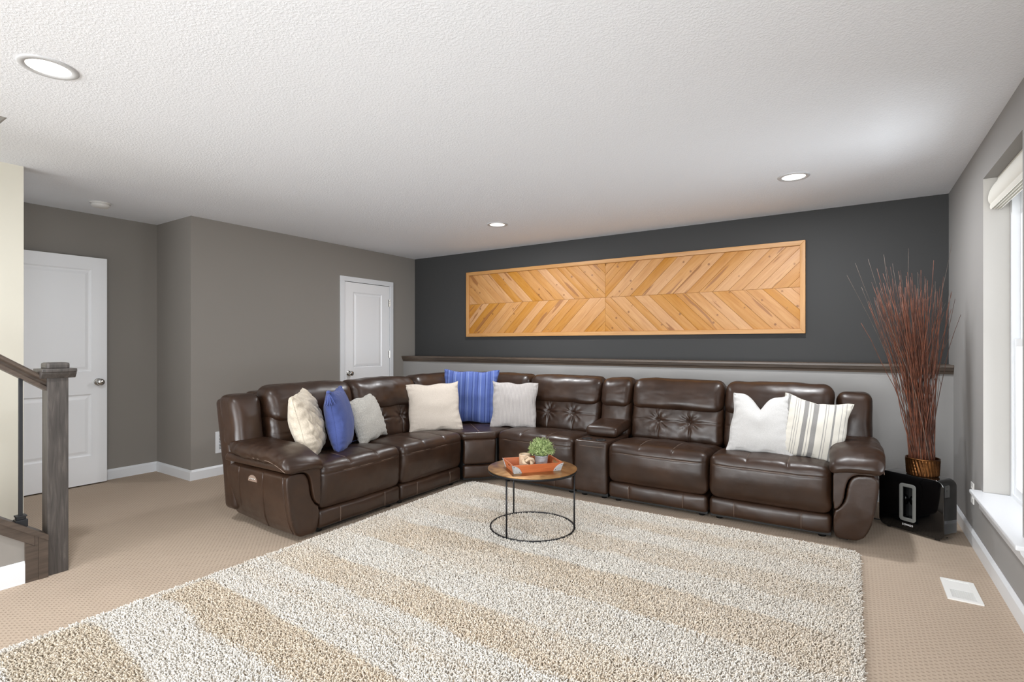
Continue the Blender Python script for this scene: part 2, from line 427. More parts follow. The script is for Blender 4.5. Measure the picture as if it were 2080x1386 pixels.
# ------------------------------------------------------------------ room shell
H = 2.44; XR = .64; XL = -5.08; XH = -5.76; YB = 5.27; YF = 2.35; YR = -5.0; XS = -4.61
def struct(name, b_, mat, **k): return setp(b_.obj(name, mat, **k), kind='structure')
struct('floor', B().box(XH-.15, XR+.2, YR-.15, YB+.15, -.12, 0), mCarpet)
struct('ceiling', B().box(-3.69, XR+.2, YR-.15, YB+.15, H, H+.12).box(XH-.15, -3.69, .81, YB+.15, H, H+.12).box(XH-.15, XS-.12, YR-.15, .81, H, H+.12).box(XS-.12, -3.69, YR-.15, -2.1, H, H+.12), mCeil)
struct('wall_back', B().box(XL-.15, XR+.2, YB, YB+.12, 0, H), mDark)
struct('wall_back_low', B().box(XL, XR, 5.05, YB, 0, 1.03), mGreigeR)
wy0, wy1, wz0, wz1 = 3.18, 4.01, .37, 2.215
struct('wall_right', B().box(XR, XR+.16, YR, wy0, 0, H).box(XR, XR+.16, wy1, YB, 0, H).box(XR, XR+.16, wy0, wy1, 0, wz0).box(XR, XR+.16, wy0, wy1, wz1, H), mGreigeR)
struct('trim_1', B().box(XR+.0005, XR+.114, wy1-.004, wy1-.0005, wz0+.027, wz1-.0005).box(XR+.0005, XR+.114, wy0+.0005, wy0+.004, wz0+.027, wz1-.0005), mJamb)
struct('wall_left', B().box(XH, XL, YF, YB, 0, H), mGreige)
struct('wall_far_left', B().box(XH-.12, XH, YR, YF+.1, 0, H), mGreige)
struct('wall_stair', B().box(XS-.12, XS, YR, 1.09, 0, 4.4), mCream)
struct('wall_rear', B().box(XH-.12, XR+.16, YR-.12, YR, 0, H), mGreige)
struct('wall_stairwell', B().box(-3.696, -3.691, -2.1, .80, H+.001, 4.4).box(XS+.001, -3.691, .801, .809, H+.001, 4.4).box(XS, -3.6, -2.2, -2.1, H+.121, 4.4).box(XS, -3.6, -2.2, .9, 4.4, 4.5).box(-3.69, -3.6, -2.1, .9, H+.121, 4.4).box(XS, -3.69, .81, .9, H+.121, 4.4), mGreige)  # darker greige put on the shaft to stand for shade on cream walls
# ledge cap on the half wall
t = thing('trim_2', (-2.2, 5.03, 1.03), kind='structure')
B().box(XL, XR, 5.012, YB, 1.078, 1.100, .004).obj('cap_board', mLedge, t)
B().prism([(5.05, 1.078), (5.05, 1.03), (5.040, 1.03), (5.036, 1.045), (5.026, 1.058), (5.022, 1.078)], XL, XR, 'x').obj('cove_moulding', mLedge, t, smooth=False)
# baseboards
def baseboard(name, p, q, n, h=.095, th=.014):
    """p->q along the floor, n = inward normal"""
    p, q, n = Vector(p), Vector(q), Vector(n)
    prof = [(0, 0), (th, 0), (th, h-.018), (th*.55, h-.006), (th*.3, h), (0, h)]
    V = [(*(p+n*a)[:2], z) for a, z in prof]+[(*(q+n*a)[:2], z) for a, z in prof]; k = len(prof)
    F = [(i, (i+1) % k, k+(i+1) % k, k+i) for i in range(k)]+[tuple(range(k)), tuple(range(2*k-1, k-1, -1))]
    return struct(name, B().add(V, F), mWhite)
baseboard('baseboard_left', (XL, YF, 0), (XL, 3.99, 0), (1, 0, 0))
baseboard('baseboard_left_end', (XL, 4.85, 0), (XL, 5.05, 0), (1, 0, 0))
baseboard('baseboard_return', (XH, YF, 0), (XL+.014, YF, 0), (0, -1, 0))
baseboard('baseboard_far_left', (XH, 0.2, 0), (XH, YF, 0), (1, 0, 0))
baseboard('baseboard_back', (XL, 5.05, 0), (XR, 5.05, 0), (0, -1, 0))
baseboard('baseboard_right', (XR, YR, 0), (XR, 5.05, 0), (-1, 0, 0))
baseboard('baseboard_stair', (XS-.12, 1.09, 0), (XS+.014, 1.09, 0), (0, 1, 0))
baseboard('baseboard_stair_side', (XS, .92, 0), (XS, 1.104, 0), (1, 0, 0))

# ------------------------------------------------------------------ doors
def door_leaf(parent, T, wd, hg, panels, th=.035, name='leaf'):
    """local: x width 0..wd, y 0 front .. th back, z 0..hg ; panels list of (x0,x1,z0,z1)"""
    b_ = B()
    xs = sorted({0, wd, *[p[0] for p in panels], *[p[1] for p in panels]})
    b_.box(0, wd, .010, th, 0, hg)
    x0, x1 = panels[0][0], panels[0][1]
    b_.box(0, x0, 0, .012, 0, hg).box(x1, wd, 0, .012, 0, hg)
    zs = [0]
    for p in sorted(panels, key=lambda p: p[2]): zs += [p[2], p[3]]
    zs.append(hg)
    for i in range(0, len(zs), 2): b_.box(x0, x1, 0, .012, zs[i], zs[i+1])
    leaf = b_.obj(name, mDoor, parent, T)
    for p in panels:
        x0, x1, z0, z1 = p; V = []; F = []
        prof = [(0, -.001), (.012, .009), (.022, .009), (.045, .002)]
        for ins, y in prof:
            V += [(x0+ins, y, z0+ins), (x1-ins, y, z0+ins), (x1-ins, y, z1-ins), (x0+ins, y, z1-ins)]
        for j in range(3):
            for i in range(4): F.append((j*4+i, j*4+(i+1) % 4, (j+1)*4+(i+1) % 4, (j+1)*4+i))
        F.append((12, 13, 14, 15))
        obj('door_panel', V, F, mDoor, parent, T, smooth=False)
    return leaf
def knob(parent, T, x, z, name='door_knob', sgn=-1, y0=0):
    k = B().lathe([(0, 0), (.033, 0), (.033, .006), (.028, .010), (.013, .013), (.011, .035), (.022, .042), (.029, .052), (.028, .064), (.018, .071), (0, .073)], n=28)
    R = Matrix.Translation((x, y0, z)) @ Matrix.Rotation(PI/2*(1 if sgn < 0 else -1), 4, 'X')
    return k.obj(name, mChrome, parent, T @ R, smooth=True)
def TXplus(X, Y, z=0):   # local x -> +Y, local y -> -X (front faces +X)
    return Matrix(((0, -1, 0, X), (1, 0, 0, Y), (0, 0, 1, z), (0, 0, 0, 1)))
d1 = thing('door_1', (-5.68, 1.147, .012), kind='structure')
T = TXplus(-5.668, 1.147, .012)
door_leaf(d1, T, .76, 2.02, [(.115, .645, .25, .80), (.115, .645, 1.0, 1.91)])
knob(d1, T, .695, .905); knob(d1, T, .695, .905, sgn=1, y0=.035)
B().tube([T @ Vector((.752, .02, .86)), T @ Vector((.764, .02, .86))], .008).obj('latch', mChrome, d1)
d2 = thing('door_2', (XL, 4.43, 0), kind='structure')
T = TXplus(XL+.012, 4.07, .01)
B().box(0, .003, 0, 1, 0, 1)
door_leaf(d2, T, .712, 2.0, [(.125, .585, .25, .80), (.125, .585, .96, 1.885)], th=.011)
knob(d2, T, .055, .895)
for z in (.25, 1.08, 1.75):
    B().tube([(XL+.02, 4.787, z), (XL+.02, 4.787, z+.09)], .007, 10).box(XL+.011, XL+.015, 4.765, 4.785, z, z+.09).obj('hinge', mChrome, d2)
cas = B(); 
for y0, y1 in ((4.005, 4.066), (4.789, 4.848)): cas.box(XL, XL+.02, y0, y1, 0, 2.016, .004)
cas.box(XL, XL+.02, 4.005, 4.848, 2.016, 2.075, .004)
cas.obj('door_casing', mWhite, d2)
B().box(XL+.0005, XL+.003, 4.06, 4.79, 0, 2.02).obj('door_jamb', mSlot, d2)

# ------------------------------------------------------------------ window
w1 = thing('window_1', (XR+.1, 3.6, wz0), kind='structure')
fx0, fx1 = XR+.125, XR+.16
frame4(B(), wy0+.004, wy1-.004, wz0+.001, wz1-.001, .041, .045, fx0-.01, fx1, 'yz').obj('window_frame', mWhite, w1)
def sash(x0, x1, z0, z1):
    a, b_ = wy0+.0455, wy1-.0455
    s_ = frame4(B(), a, b_, z0, z1, .04, .042, x0, x1, 'yz').obj('sash', mWhite, w1)
    B().box((x0+x1)/2-.003, (x0+x1)/2+.003, a+.035, b_-.035, z0+.04, z1-.035).obj('pane', mGlass, s_)
sash(fx0, fx0+.022, wz0+.045, 1.285); sash(fx0+.024, fx0+.045, 1.245, wz1-.045)
# window stool and apron
t = thing('window_sill', (XR, 3.53, .35), kind='structure')
B().box(.585, fx0, 3.02, 4.055, .374, .396, .006).obj('stool_board', mWhite, t)
B().prism([(XR, .374), (XR-.036, .374), (XR-.030, .35), (XR-.016, .33), (XR-.014, .295), (XR, .29)], 3.06, 4.03, 'y').obj('apron', mWhite, t)

# blind
bl = thing('window_blind', (XR+.08, 3.6, wz1), label='raised cream fabric blind bunched at the top of the window recess', cat='blind')
B().box(.700, .745, wy0+.012, wy1-.012, 2.185, 2.213).obj('headrail', mBlind, bl)
prof = [(.735, 2.20), (.702, 2.20), (.668, 2.15), (.656, 2.09), (.668, 2.06), (.69, 2.045), (.72, 2.05), (.74, 2.08)]
P = prof
for _ in range(2):
    Q = []
    for i in range(len(P)):
        a, b_ = P[i], P[(i+1) % len(P)]; Q += [(a[0]*.75+b_[0]*.25, a[1]*.75+b_[1]*.25), (a[0]*.25+b_[0]*.75, a[1]*.25+b_[1]*.75)]
    P = Q
B().prism(P, wy0+.015, wy1-.015, 'y').obj('fabric_fold', mBlind, bl, auto=.8)
for k in range(4):
    x0 = .672+k*.013
    B().prism([(x0, 2.08), (x0-.006, 2.045-.004*k), (x0-.002, 2.03-.002*k), (x0+.004, 2.034-.002*k), (x0+.006, 2.08)], wy0+.017, wy1-.017, 'y').obj('fabric_fold', mBlind, bl, auto=.8)

# ------------------------------------------------------------------ stair, knee wall and railing
sf = .745
def capz(y): return .229+(.955-y)*sf
kn = B().prism([(.914, 0), (.914, capz(.915)-.031), (-1.3, capz(-1.3)-.031), (-1.3, 0)], -3.72, -3.635, 'x')
struct('wall_knee', kn, mGreige)
t = thing('trim_3', (-3.67, .2, .2), kind='structure')
B().prism([(.9545, capz(.9545)), (.9545, capz(.9545)-.03), (-1.3, capz(-1.3)-.03), (-1.3, capz(-1.3))], -3.745, -3.612, 'x').obj('cap_board', mStainH, t)
B().prism([(.90, capz(.90)-.03), (.90, capz(.90)-.085), (-1.3, capz(-1.3)-.085), (-1.3, capz(-1.3)-.03)], -3.635, -3.622, 'x').obj('skirt_band', mStainH, t)
B().prism([(.862, 0), (.9145, 0), (.9145, capz(.9145)-.031), (.901, capz(.901)-.031), (.901, capz(.901)-.086), (.862, capz(.862)-.086)], -3.6345, -3.6205, 'x').obj('skirt_upright', mStainH, t)
B().prism([(.9155, 0), (.9545, 0), (.9545, capz(.9545)-.0305), (.9155, capz(.9155)-.0305)], -3.74, -3.617, 'x').obj('end_board', mStainH, t)
baseboard('baseboard_knee', (-3.635, -1.3, 0), (-3.635, .862, 0), (1, 0, 0), .115)
# steps
stp = thing('stair_steps', (-4.15, .5, 0), kind='structure')
for k in range(10):
    y1 = .90-.245*k
    B().box(XS, -3.72, y1-.27, y1, (k)*.1825, (k+1)*.1825, .012).obj('step', mCarpet, stp)
sk = B().prism([(.93, .095), (.93, .0), (-1.5, .0+(.93+1.5)*.745-.14), (-1.5, .095+(.93+1.5)*.745)], XS, XS+.014, 'x')
struct('trim_4', sk, mWhite)
rl = thing('stair_railing', (-3.68, .99, 0), label='dark stained wooden newel post and sloping handrail with iron balusters at the stairs', cat='railing')
nw = B().box(-3.722, -3.632, .955, 1.045, 0, 1.075, .003).obj('newel_post', mStain, rl)
B().prism([(-3.727, 1.07), (-3.745, 1.095), (-3.745, 1.102), (-3.752, 1.104), (-3.752, 1.122), (-3.602, 1.122), (-3.602, 1.104), (-3.609, 1.102), (-3.609, 1.095), (-3.627, 1.07)], .925, 1.075, 'y').obj('newel_cap', mStain, rl, bevel=.003)
B().box(-3.728, -3.626, .949, 1.051, 1.116, 1.155, .012).obj('cap_block', mStain, rl)
def rz_(y): return 1.075+(.955-y)*.70
rp = [(-.030, -.072), (-.030, -.050), (-.020, -.042), (-.022, -.030), (-.033, -.020), (-.033, -.008), (-.024, 0), (-.010, .004), (.010, .004), (.024, 0), (.033, -.008), (.033, -.020), (.022, -.030), (.020, -.042), (.030, -.050), (.030, -.072)]
V = [(-3.677+a, .955, rz_(.955)+c) for a, c in rp]+[(-3.677+a, -1.1, rz_(-1.1)+c) for a, c in rp]; k = len(rp)
B().add(V, [(i, (i+1) % k, k+(i+1) % k, k+i) for i in range(k)]+[tuple(range(k)), tuple(range(2*k-1, k-1, -1))]).obj('handrail', mStainH, rl, auto=.7)
for i in range(9):
    y = .857-.112*i; z0 = capz(y); z1 = rz_(y)-.07
    ba = B().box(-3.686, -3.670, y-.008, y+.008, z0+.02, z1+.004, .001).obj('baluster', mIron, rl)
    B().box(-3.703, -3.653, y-.025, y+.025, z0-.014, z0+.026, .003).box(-3.697, -3.659, y-.019, y+.019, z0+.026, z0+.040, .003).box(-3.701, -3.655, y-.022, y+.022, z0+.040, z0+.048, .002).obj('shoe', mIron, ba)

# ------------------------------------------------------------------ ceiling fixtures
LL = ['recessed ceiling light nearest the camera, at upper left above the stairs', 'recessed ceiling light deepest in the room, left of the wooden wall panel top', 'recessed ceiling light above the right end of the wooden wall panel']
LL += ['recessed ceiling light above the camera, right of the stairs', 'recessed ceiling light at the rear of the room, left one', 'recessed ceiling light at the rear of the room, right one']  # three unseen fixtures added to light the room evenly
for (x, y), lb in zip(((-2.87, .758), (-2.92, 4.18), (-.34, 4.14), (-.34, .76), (-2.87, -2.66), (-.34, -2.66)), LL):
    t = thing('ceiling_light', (x, y, H), label=lb, cat='ceiling light', group='recessed round ceiling lights')
    B().lathe([(.074, -.001), (.078, -.006), (.098, -.006), (.102, -.003), (.102, .0)], (x, y, H), 48).obj('trim_ring', mTrimG, t, smooth=True)
    B().lathe([(0, -.003), (.05, -.003), (.076, -.0025), (.076, 0)], (x, y, H), 48).obj('diffuser', mLamp, t, smooth=True)
    l = bpy.data.lights.new('downlight', 'AREA'); l.shape = 'DISK'; l.size = .15; l.energy = DOWN; l.color = DOWNCOL
    o = bpy.data.objects.new('downlight_beam', l); COL.objects.link(o); o.location = (x, y, H-.012)
t = thing('smoke_detector', (-5.25, 1.72, H), label='round white smoke detector on the ceiling near the left door', cat='smoke detector')
B().lathe([(0, 0), (.072, 0), (.072, -.008), (.069, -.010)], (-5.25, 1.72, H), 40).obj('base_plate', mPlateW, t, smooth=True)
B().lathe([(.066, -.008), (.066, -.014), (.060, -.015), (.060, -.019), (.064, -.020), (.063, -.030), (.052, -.038), (.02, -.040), (0, -.040)], (-5.25, 1.72, H), 40).obj('cover', mPlateW, t, smooth=False, auto=.6)

# ------------------------------------------------------------------ registers and outlet
t = thing('wall_register', (XL, 2.75, .20), label='white louvred air register low on the grey wall behind the sofa arm', cat='vent')
y0, y1, z0, z1 = 2.568, 2.93, .213, .418
B().box(XL, XL+.008, y0, y0+.032, z0, z1).box(XL, XL+.008, y1-.032, y1, z0, z1).box(XL, XL+.008, y0+.032, y1-.032, z0, z0+.028).box(XL, XL+.008, y0+.032, y1-.032, z1-.028, z1).obj('frame', mWhite, t)
B().box(XL+.0005, XL+.002, y0+.03, y1-.03, z0+.02, z1-.02).obj('backing', mSlot, t)
n = 11
for i in range(n):
    z = z0+.034+(z1-z0-.062)*i/(n-1)
    B().prism([(XL+.001, z-.002), (XL+.008, z-.006), (XL+.009, z-.005), (XL+.002, z+.001)], y0+.032, y1-.032, 'y').obj('slat', mWhite, t)
t = thing('floor_register', (.465, 3.44, 0), label='white metal floor register in the beige carpet beside the right wall', cat='vent')
x0, x1, y0, y1 = .397, .533, 3.306, 3.577
frame4(B(), x0, x1, y0, y1, .022, .022, 0, .007, 'xy').obj('frame', mPlateW, t)
B().box(x0+.0222, x1-.0222, 3.435, y1-.0222, .0005, .0055).obj('closed_plate', mPlateW, t)
B().box(x0+.02, x1-.02, y0+.02, 3.436, .0003, .0008).obj('backing', mSlot, t)
for i in range(9):
    y = y0+.030+i*.0122
    B().prism([(y, .0015), (y+.0004, .0052), (y+.0026, .0058), (y+.0024, .0046)], x0+.022, x1-.022, 'x').obj('slat', mPlateW, t)
t = thing('wall_outlet', (XR, 4.30, .26), label='white electrical outlet plate on the right wall beyond the window sill', cat='outlet')
B().box(XR-.006, XR, 4.262, 4.338, .255, .385, .002).obj('cover_plate', mPlateW, t)
for z in (.300, .343):
    r_ = B().box(XR-.008, XR-.005, 4.283, 4.317, z-.014, z+.014, .001).obj('socket', mPlateW, t)
    B().box(XR-.0085, XR-.0078, 4.291, 4.293, z-.004, z+.008).box(XR-.0085, XR-.0078, 4.306, 4.308, z-.004, z+.008).obj('slot', mSlot, r_)

# ------------------------------------------------------------------ wall art
ax0, ax1, az0, az1 = -4.14, -.338, 1.353, 2.177; acx, acz = -2.232, 1.765; ay = YB
art = thing('chevron_wall_panel', (acx, ay, az0), label='long framed pine chevron board panel hung on the charcoal wall', cat='wall art')
fw = .042
B().box(ax0+.03, ax1-.03, ay-.012, ay-.001, az0+.03, az1-.03).obj('backing_board', mPineF, art)
def fpiece(poly, mat):
    B().prism(poly, ay-.045, ay-.0005, 'y').obj('frame_rail', mat, art, bevel=.002)
fpiece([(ax0, az1), (ax1, az1), (ax1-fw, az1-fw), (ax0+fw, az1-fw)], mPineF)
fpiece([(ax0, az0), (ax1, az0), (ax1-fw, az0+fw), (ax0+fw, az0+fw)], mPineF)
fpiece([(ax0, az0), (ax0, az1), (ax0+fw, az1-fw), (ax0+fw, az0+fw)], mPineF2)
fpiece([(ax1, az0), (ax1, az1), (ax1-fw, az1-fw), (ax1-fw, az0+fw)], mPineF2)
def clip(poly, a, b_, c):   # keep a*x+b*z>=c
    out = []
    for i in range(len(poly)):
        p, q = poly[i], poly[(i+1) % len(poly)]; dp, dq = a*p[0]+b_*p[1]-c, a*q[0]+b_*q[1]-c
        if dp >= 0: out.append(p)
        if (dp >= 0) != (dq >= 0):
            t_ = dp/(dp-dq); out.append((p[0]+(q[0]-p[0])*t_, p[1]+(q[1]-p[1])*t_))
    return out
ra = random.Random(5)
qd = [(ax0+fw, acx, acz, az1-fw, -1), (acx, ax1-fw, acz, az1-fw, 1), (ax0+fw, acx, az0+fw, acz, 1), (acx, ax1-fw, az0+fw, acz, -1)]
for (x0, x1, z0, z1, sg) in qd:
    # boards run along (1, sg)/sqrt2 ; normal direction (-sg,1)/sqrt2
    nx, nz = -sg/math.sqrt(2), 1/math.sqrt(2)
    vals = [nx*x+nz*z for x in (x0, x1) for z in (z0, z1)]; s_ = min(vals)-.02
    while s_ < max(vals):
        wd = ra.choice((.072, .088, .092, .1, .112)); g = .0008
        poly = clip(clip([(x0+g, z0+g), (x1-g, z0+g), (x1-g, z1-g), (x0+g, z1-g)], nx, nz, s_+g), -nx, -nz, -(s_+wd-g))
        s_ += wd
        if len(poly) < 3: continue
        A = abs(.5*sum(poly[i][0]*poly[(i+1) % len(poly)][1]-poly[(i+1) % len(poly)][0]*poly[i][1] for i in range(len(poly))))
        if A < .0003: continue
        cx, cz = sum(p[0] for p in poly)/len(poly), sum(p[1] for p in poly)/len(poly)
        fr_ = Matrix.Translation((cx, ay-.02, cz)) @ Matrix.Rotation(-sg*PI/4, 4, 'Y')
        dy = ra.uniform(0, .0022)
        B().prism(poly, ay-.028-dy, ay-.011, 'y').obj('board', mPine, art, frame=fr_, bevel=.0012)

# ------------------------------------------------------------------ sectional sofa
sofa = thing('sectional_sofa', (-2.9, 3.85, 0), label='L shaped dark brown leather reclining sectional sofa with centre console', cat='sofa')
TB = Matrix.Translation((0, 3.85, 0))
TL = Matrix(((0, -1, 0, -2.90), (1, 0, 0, 0), (0, 0, 1, 0), (0, 0, 0, 1)))
sc_ = [0]
def place(P, c): return P+np.array(c)
def put(name, P, F, T, parent=sofa, mat=None, label=None): return obj(name, P, F, mat or mLeather, parent, T, label=label)
def stitch(parent, T, pts, r=.0016):
    return B().tube(pts, r, 5).obj('stitching', mStitch, parent, T, smooth=True)
def seat(T, x0, x1, dep=.60, plain=False):
    sc_[0] += 13; wd = x1-x0; cx = (x0+x1)/2; z0, z1 = .165, .468; y0 = 0.0; y1 = dep
    gx = [-wd/6, wd/6]; ex = [g+d for g in gx for d in (-.02, -.01, -.004, 0, .004, .01, .02)]
    sz = (wd-.006, y1-y0, z1-z0); h = np.array(sz)/2
    P, F = rbox(sz, .055, (22, 20, 10), (.0, .018, .02), (ex, (), [h[2]-.075+d for d in (-.012, -.005, 0, .005, .012)]))
    U = P/h
    top = np.clip((P[:, 2]-(h[2]-.05))/.04, 0, 1)
    for g in gx:
        P[:, 2] -= .004*gauss(P[:, 0]-g, .006)*top*(P[:, 1] < .25)
        P[:, 2] -= .004*gauss(P[:, 0]-g, .03)*top
    front = np.clip((-P[:, 1]-(h[1]-.03))/.03, 0, 1)
    P[:, 1] += .004*gauss(P[:, 2]-(h[2]-.07), .005)*front      # top seam groove
    P[:, 2] -= .035*np.clip((P[:, 1]+h[1]-.2)/(2*h[1]-.2), 0, 1)*top     # slopes to the back
    P[:, 1] += .02*np.clip((-P[:, 2])/h[2], 0, 1)*front        # front tucks under
    P = wrinkle(P, .0035, 9, sc_[0]); P = wrinkle(P, .0012, 30, sc_[0]+5)
    P = place(P, (cx, (y0+y1)/2, (z0+z1)/2))
    o = put('seat_cushion', P, F, T)
    zt = z1-.0695; yy = y0-.012
    # stitching: along the front seam and back across the top
    pts = []
    for i in range(25):
        u = -1+2*i/24; x = u*(wd/2-.04); pu = .018*(1-u*u)**.7*(1-((zt-(z0+z1)/2)/h[2])**2)**.7
        pts.append((cx+x, y0+.0035-pu, zt))
    stitch(o, T, pts)
    for g in gx:
        pts = []
        for i in range(16):
            yv = -h[1]+.06+i/15*(.28); u = g/h[0]; v_ = yv/h[1]
            z = h[2]+.02*(1-u*u)**.7*(1-v_*v_)**.7-.0075-.035*max(0, (yv+h[1]-.2)/(2*h[1]-.2))
            pts.append((cx+g, (y0+y1)/2+yv, (z0+z1)/2+z))
        stitch(o, T, pts, .0014)
    # lower panel
    sz = (wd-.008, .30, .125); P, F = rbox(sz, .028, (16, 4, 6), (0, .014, .0), ([-wd*.27+d for d in (-.006, 0, .006)]+[wd*.27+d for d in (-.006, 0, .006)], (), ()))
    for g in (-wd*.27, wd*.27): P[:, 1] += .003*gauss(P[:, 0]-g, .005)*(P[:, 1] < 0)
    P = wrinkle(P, .003, 10, sc_[0]+3); P = place(P, (cx, .018+.15, .10))
    o2 = put('lower_panel', P, F, T)
    for g in (-wd*.27, wd*.27): stitch(o2, T, [(cx+g, .018-.0135+.0055, .05), (cx+g, .0075, .10), (cx+g, .0095, .148)], .0013)
    return o
LEAN = .20
def lean(P, z0=.44): P[:, 1] += np.clip(P[:, 2]-z0, 0, 9)*LEAN; return P
def lumbar(T, x0, x1, tuft=True):
    sc_[0] += 7; wd = x1-x0; cx = (x0+x1)/2; sz = (wd-.008, .20, .335); h = np.array(sz)/2
    tx = [-wd*.17, wd*.17] if tuft else []
    ex = [g+d for g in tx for d in (-.012, -.005, 0, .005, .012)]
    P, F = rbox(sz, .05, (44 if tuft else 18, 6, 26), (.0, .028, .0), (ex, (), [-.004, 0, .004]))
    fr_ = np.clip((-P[:, 1]-(h[1]-.05))/.04, 0, 1)
    if tuft:
        zt = .02
        for g in tx:
            dx, dz = P[:, 0]-g, P[:, 2]-zt; r = np.hypot(dx, dz); th = np.arctan2(dz, dx)
            P[:, 1] += fr_*(.030*np.exp(-r/.030)+.0065*np.cos(9*th+sc_[0])*np.exp(-((r-.045)/.040)**2)+.003*np.cos(17*th)*np.exp(-((r-.04)/.03)**2))
            P[:, 1] += fr_*.006*gauss(dx, .006)
        P[:, 1] += fr_*.006*gauss(P[:, 2]-zt, .006)
    P = wrinkle(P, .006, 8, sc_[0], (1, 1, 1.6)); P = wrinkle(P, .0018, 28, sc_[0]+4)
    P = lean(place(P, (cx, .50+.10, .425+.165)))
    o = put('back_cushion', P, F, T)
    if tuft:
        for g in tx:
            zc = .59+.02
            B().lathe([(0, -.003), (.006, -.002), (.008, 0), (.006, .002)], (0, 0, 0), 10, 'y').obj('button', mLeather, o, T @ Matrix.Translation((cx+g, .50+(zc-.44)*LEAN+.012, zc)), smooth=True)
    return o
def head(T, x0, x1, topz=.945):
    sc_[0] += 5; wd = x1-x0; cx = (x0+x1)/2; sz = (wd-.006, .235, topz-.70+.012); h = np.array(sz)/2
    P, F = rbox(sz, .072, (22, 8, 12), (.0, .02, .008))
    fr_ = np.clip(-P[:, 1]/h[1], 0, 1)
    P[:, 1] += -.018*fr_*np.clip(-P[:, 2]/h[2], -1, 1)      # lower lip hangs forward
    P = wrinkle(P, .008, 6.5, sc_[0], (1, 1, 1.4)); P = wrinkle(P, .002, 26, sc_[0]+2, (.6, 1, 1.5))
    P = lean(place(P, (cx, .47+.118, .70+h[2]-.008)))
    return put('headrest', P, F, T)
def shell(T, x0, x1, zt=.90):
    P, F = rbox((x1-x0-.05, .19, zt-.06), .05, (4, 3, 6)); P = lean(place(P, ((x0+x1)/2, .70+.095, .06+(zt-.06)/2)))
    P[:, 1] = np.minimum(P[:, 1], .99)
    put('back_shell', P, F, T)
def base(T, x0, x1):
    B().box(x0+.01, x1-.01, .055, .92, .022, .12).obj('base_frame', mBlackP, sofa, T)
    for x in (x0+.06, x1-.06):
        for y in (.10, .86): B().lathe([(0, 0), (.022, 0), (.028, .03), (0, .03)], (x, y, 0), 12).obj('foot', mBlackP, sofa, T, smooth=True)
for T, a, b_ in ((TB, -2.70, -1.928), (TB, -1.628, -.860), (TB, -.858, -.100), (TL, 2.13, 2.872), (TL, 2.874, 3.62)):
    seat(T, a, b_); lumbar(T, a, b_); head(T, a, b_); shell(T, a, b_); base(T, a, b_)
# console
ca, cb = -1.926, -1.630; cw = cb-ca; cc = (ca+cb)/2
P, F = rbox((cw-.004, .50, .42), .022, (8, 10, 10), (0, .006, .0)); P = wrinkle(P, .002, 10, 50); P = place(P, (cc, .01+.25, .048+.21)); 
con = put('console', P, F, TB)
stitch(con, TB, [(cc-cw/2+.02, .0105, .425), (cc, .0045, .425), (cc+cw/2-.02, .0105, .425)])
for x in (cc-.062, cc+.062):
    B().lathe([(.034, .0), (.036, .003), (.041, .003), (.043, -.002)], (x, .092, .4705), 28).obj('cup_holder', mBlackM, con, TB, smooth=True)
    B().lathe([(0, 0), (.034, 0), (.034, .0008), (0, .0008)], (x, .092, .4715), 28).obj('cup_well', mBlackP, con, TB)
P, F = rbox((cw-.01, .36, .085), .035, (10, 12, 4), (0, .004, .012)); P[:, 2] += .02*np.clip(P[:, 1]/.18, -1, 1); P = wrinkle(P, .002, 10, 61); P = place(P, (cc, .225+.18, .530))
put('console_armrest', P, F, TB)
lumbar(TB, ca, cb, False); head(TB, ca, cb, .94); shell(TB, ca, cb, .92)
base(TB, ca, cb)
# corner wedge
fl, frt = np.array((-2.90, 3.622)), np.array((-2.70, 3.85))
def zprism(poly, z0, z1, name, bev, par=sofa, mat=mLeather):
    return B().prism(poly, z0, z1, 'z').obj(name, mat, par, bevel=bev)
ang = math.atan2(.228, .2); TC = Matrix.Translation((fl[0], fl[1], 0)) @ Matrix.Rotation(ang, 4, 'Z'); dl = math.hypot(.2, .228)
# front upper panel and lower panel on the diagonal
for (z0, z1, yo, nm) in ((.175, .40, -.004, 'corner_front_panel'), (.045, .168, .006, 'lower_panel')):
    P, F = rbox((dl-.006, .10, z1-z0), .022, (12, 3, 10), (0, .014, 0)); P = wrinkle(P, .004, 9, z0*50); P = place(P, (dl/2, yo+.05, (z0+z1)/2)); put(nm, P, F, TC)
poly = [(-2.905, 3.624), (-2.702, 3.846), (-2.702, 4.42), (-3.55, 4.42), (-3.55, 3.624)]
g = B(); 
so = B().prism(poly, .39, .462, 'z').obj('corner_seat', mLeather, sofa, bevel=.028)
stitch(so, None, [(-3.25, 4.15, .4625), (-2.815, 3.75, .4625)], .0015)
B().prism([(-2.93, 3.66), (-2.72, 3.89), (-2.72, 4.7), (-3.8, 4.7), (-3.8, 3.66)], .03, .40, 'z').obj('base_frame', mBlackP, sofa)
head(TL, 3.622, 4.62); shell(TL, 3.622, 4.80)
head(TB, -3.56, -2.703); shell(TB, -3.80, -2.703)
lumbar(TL, 3.622, 4.50, False); lumbar(TB, -3.40, -2.703, False)
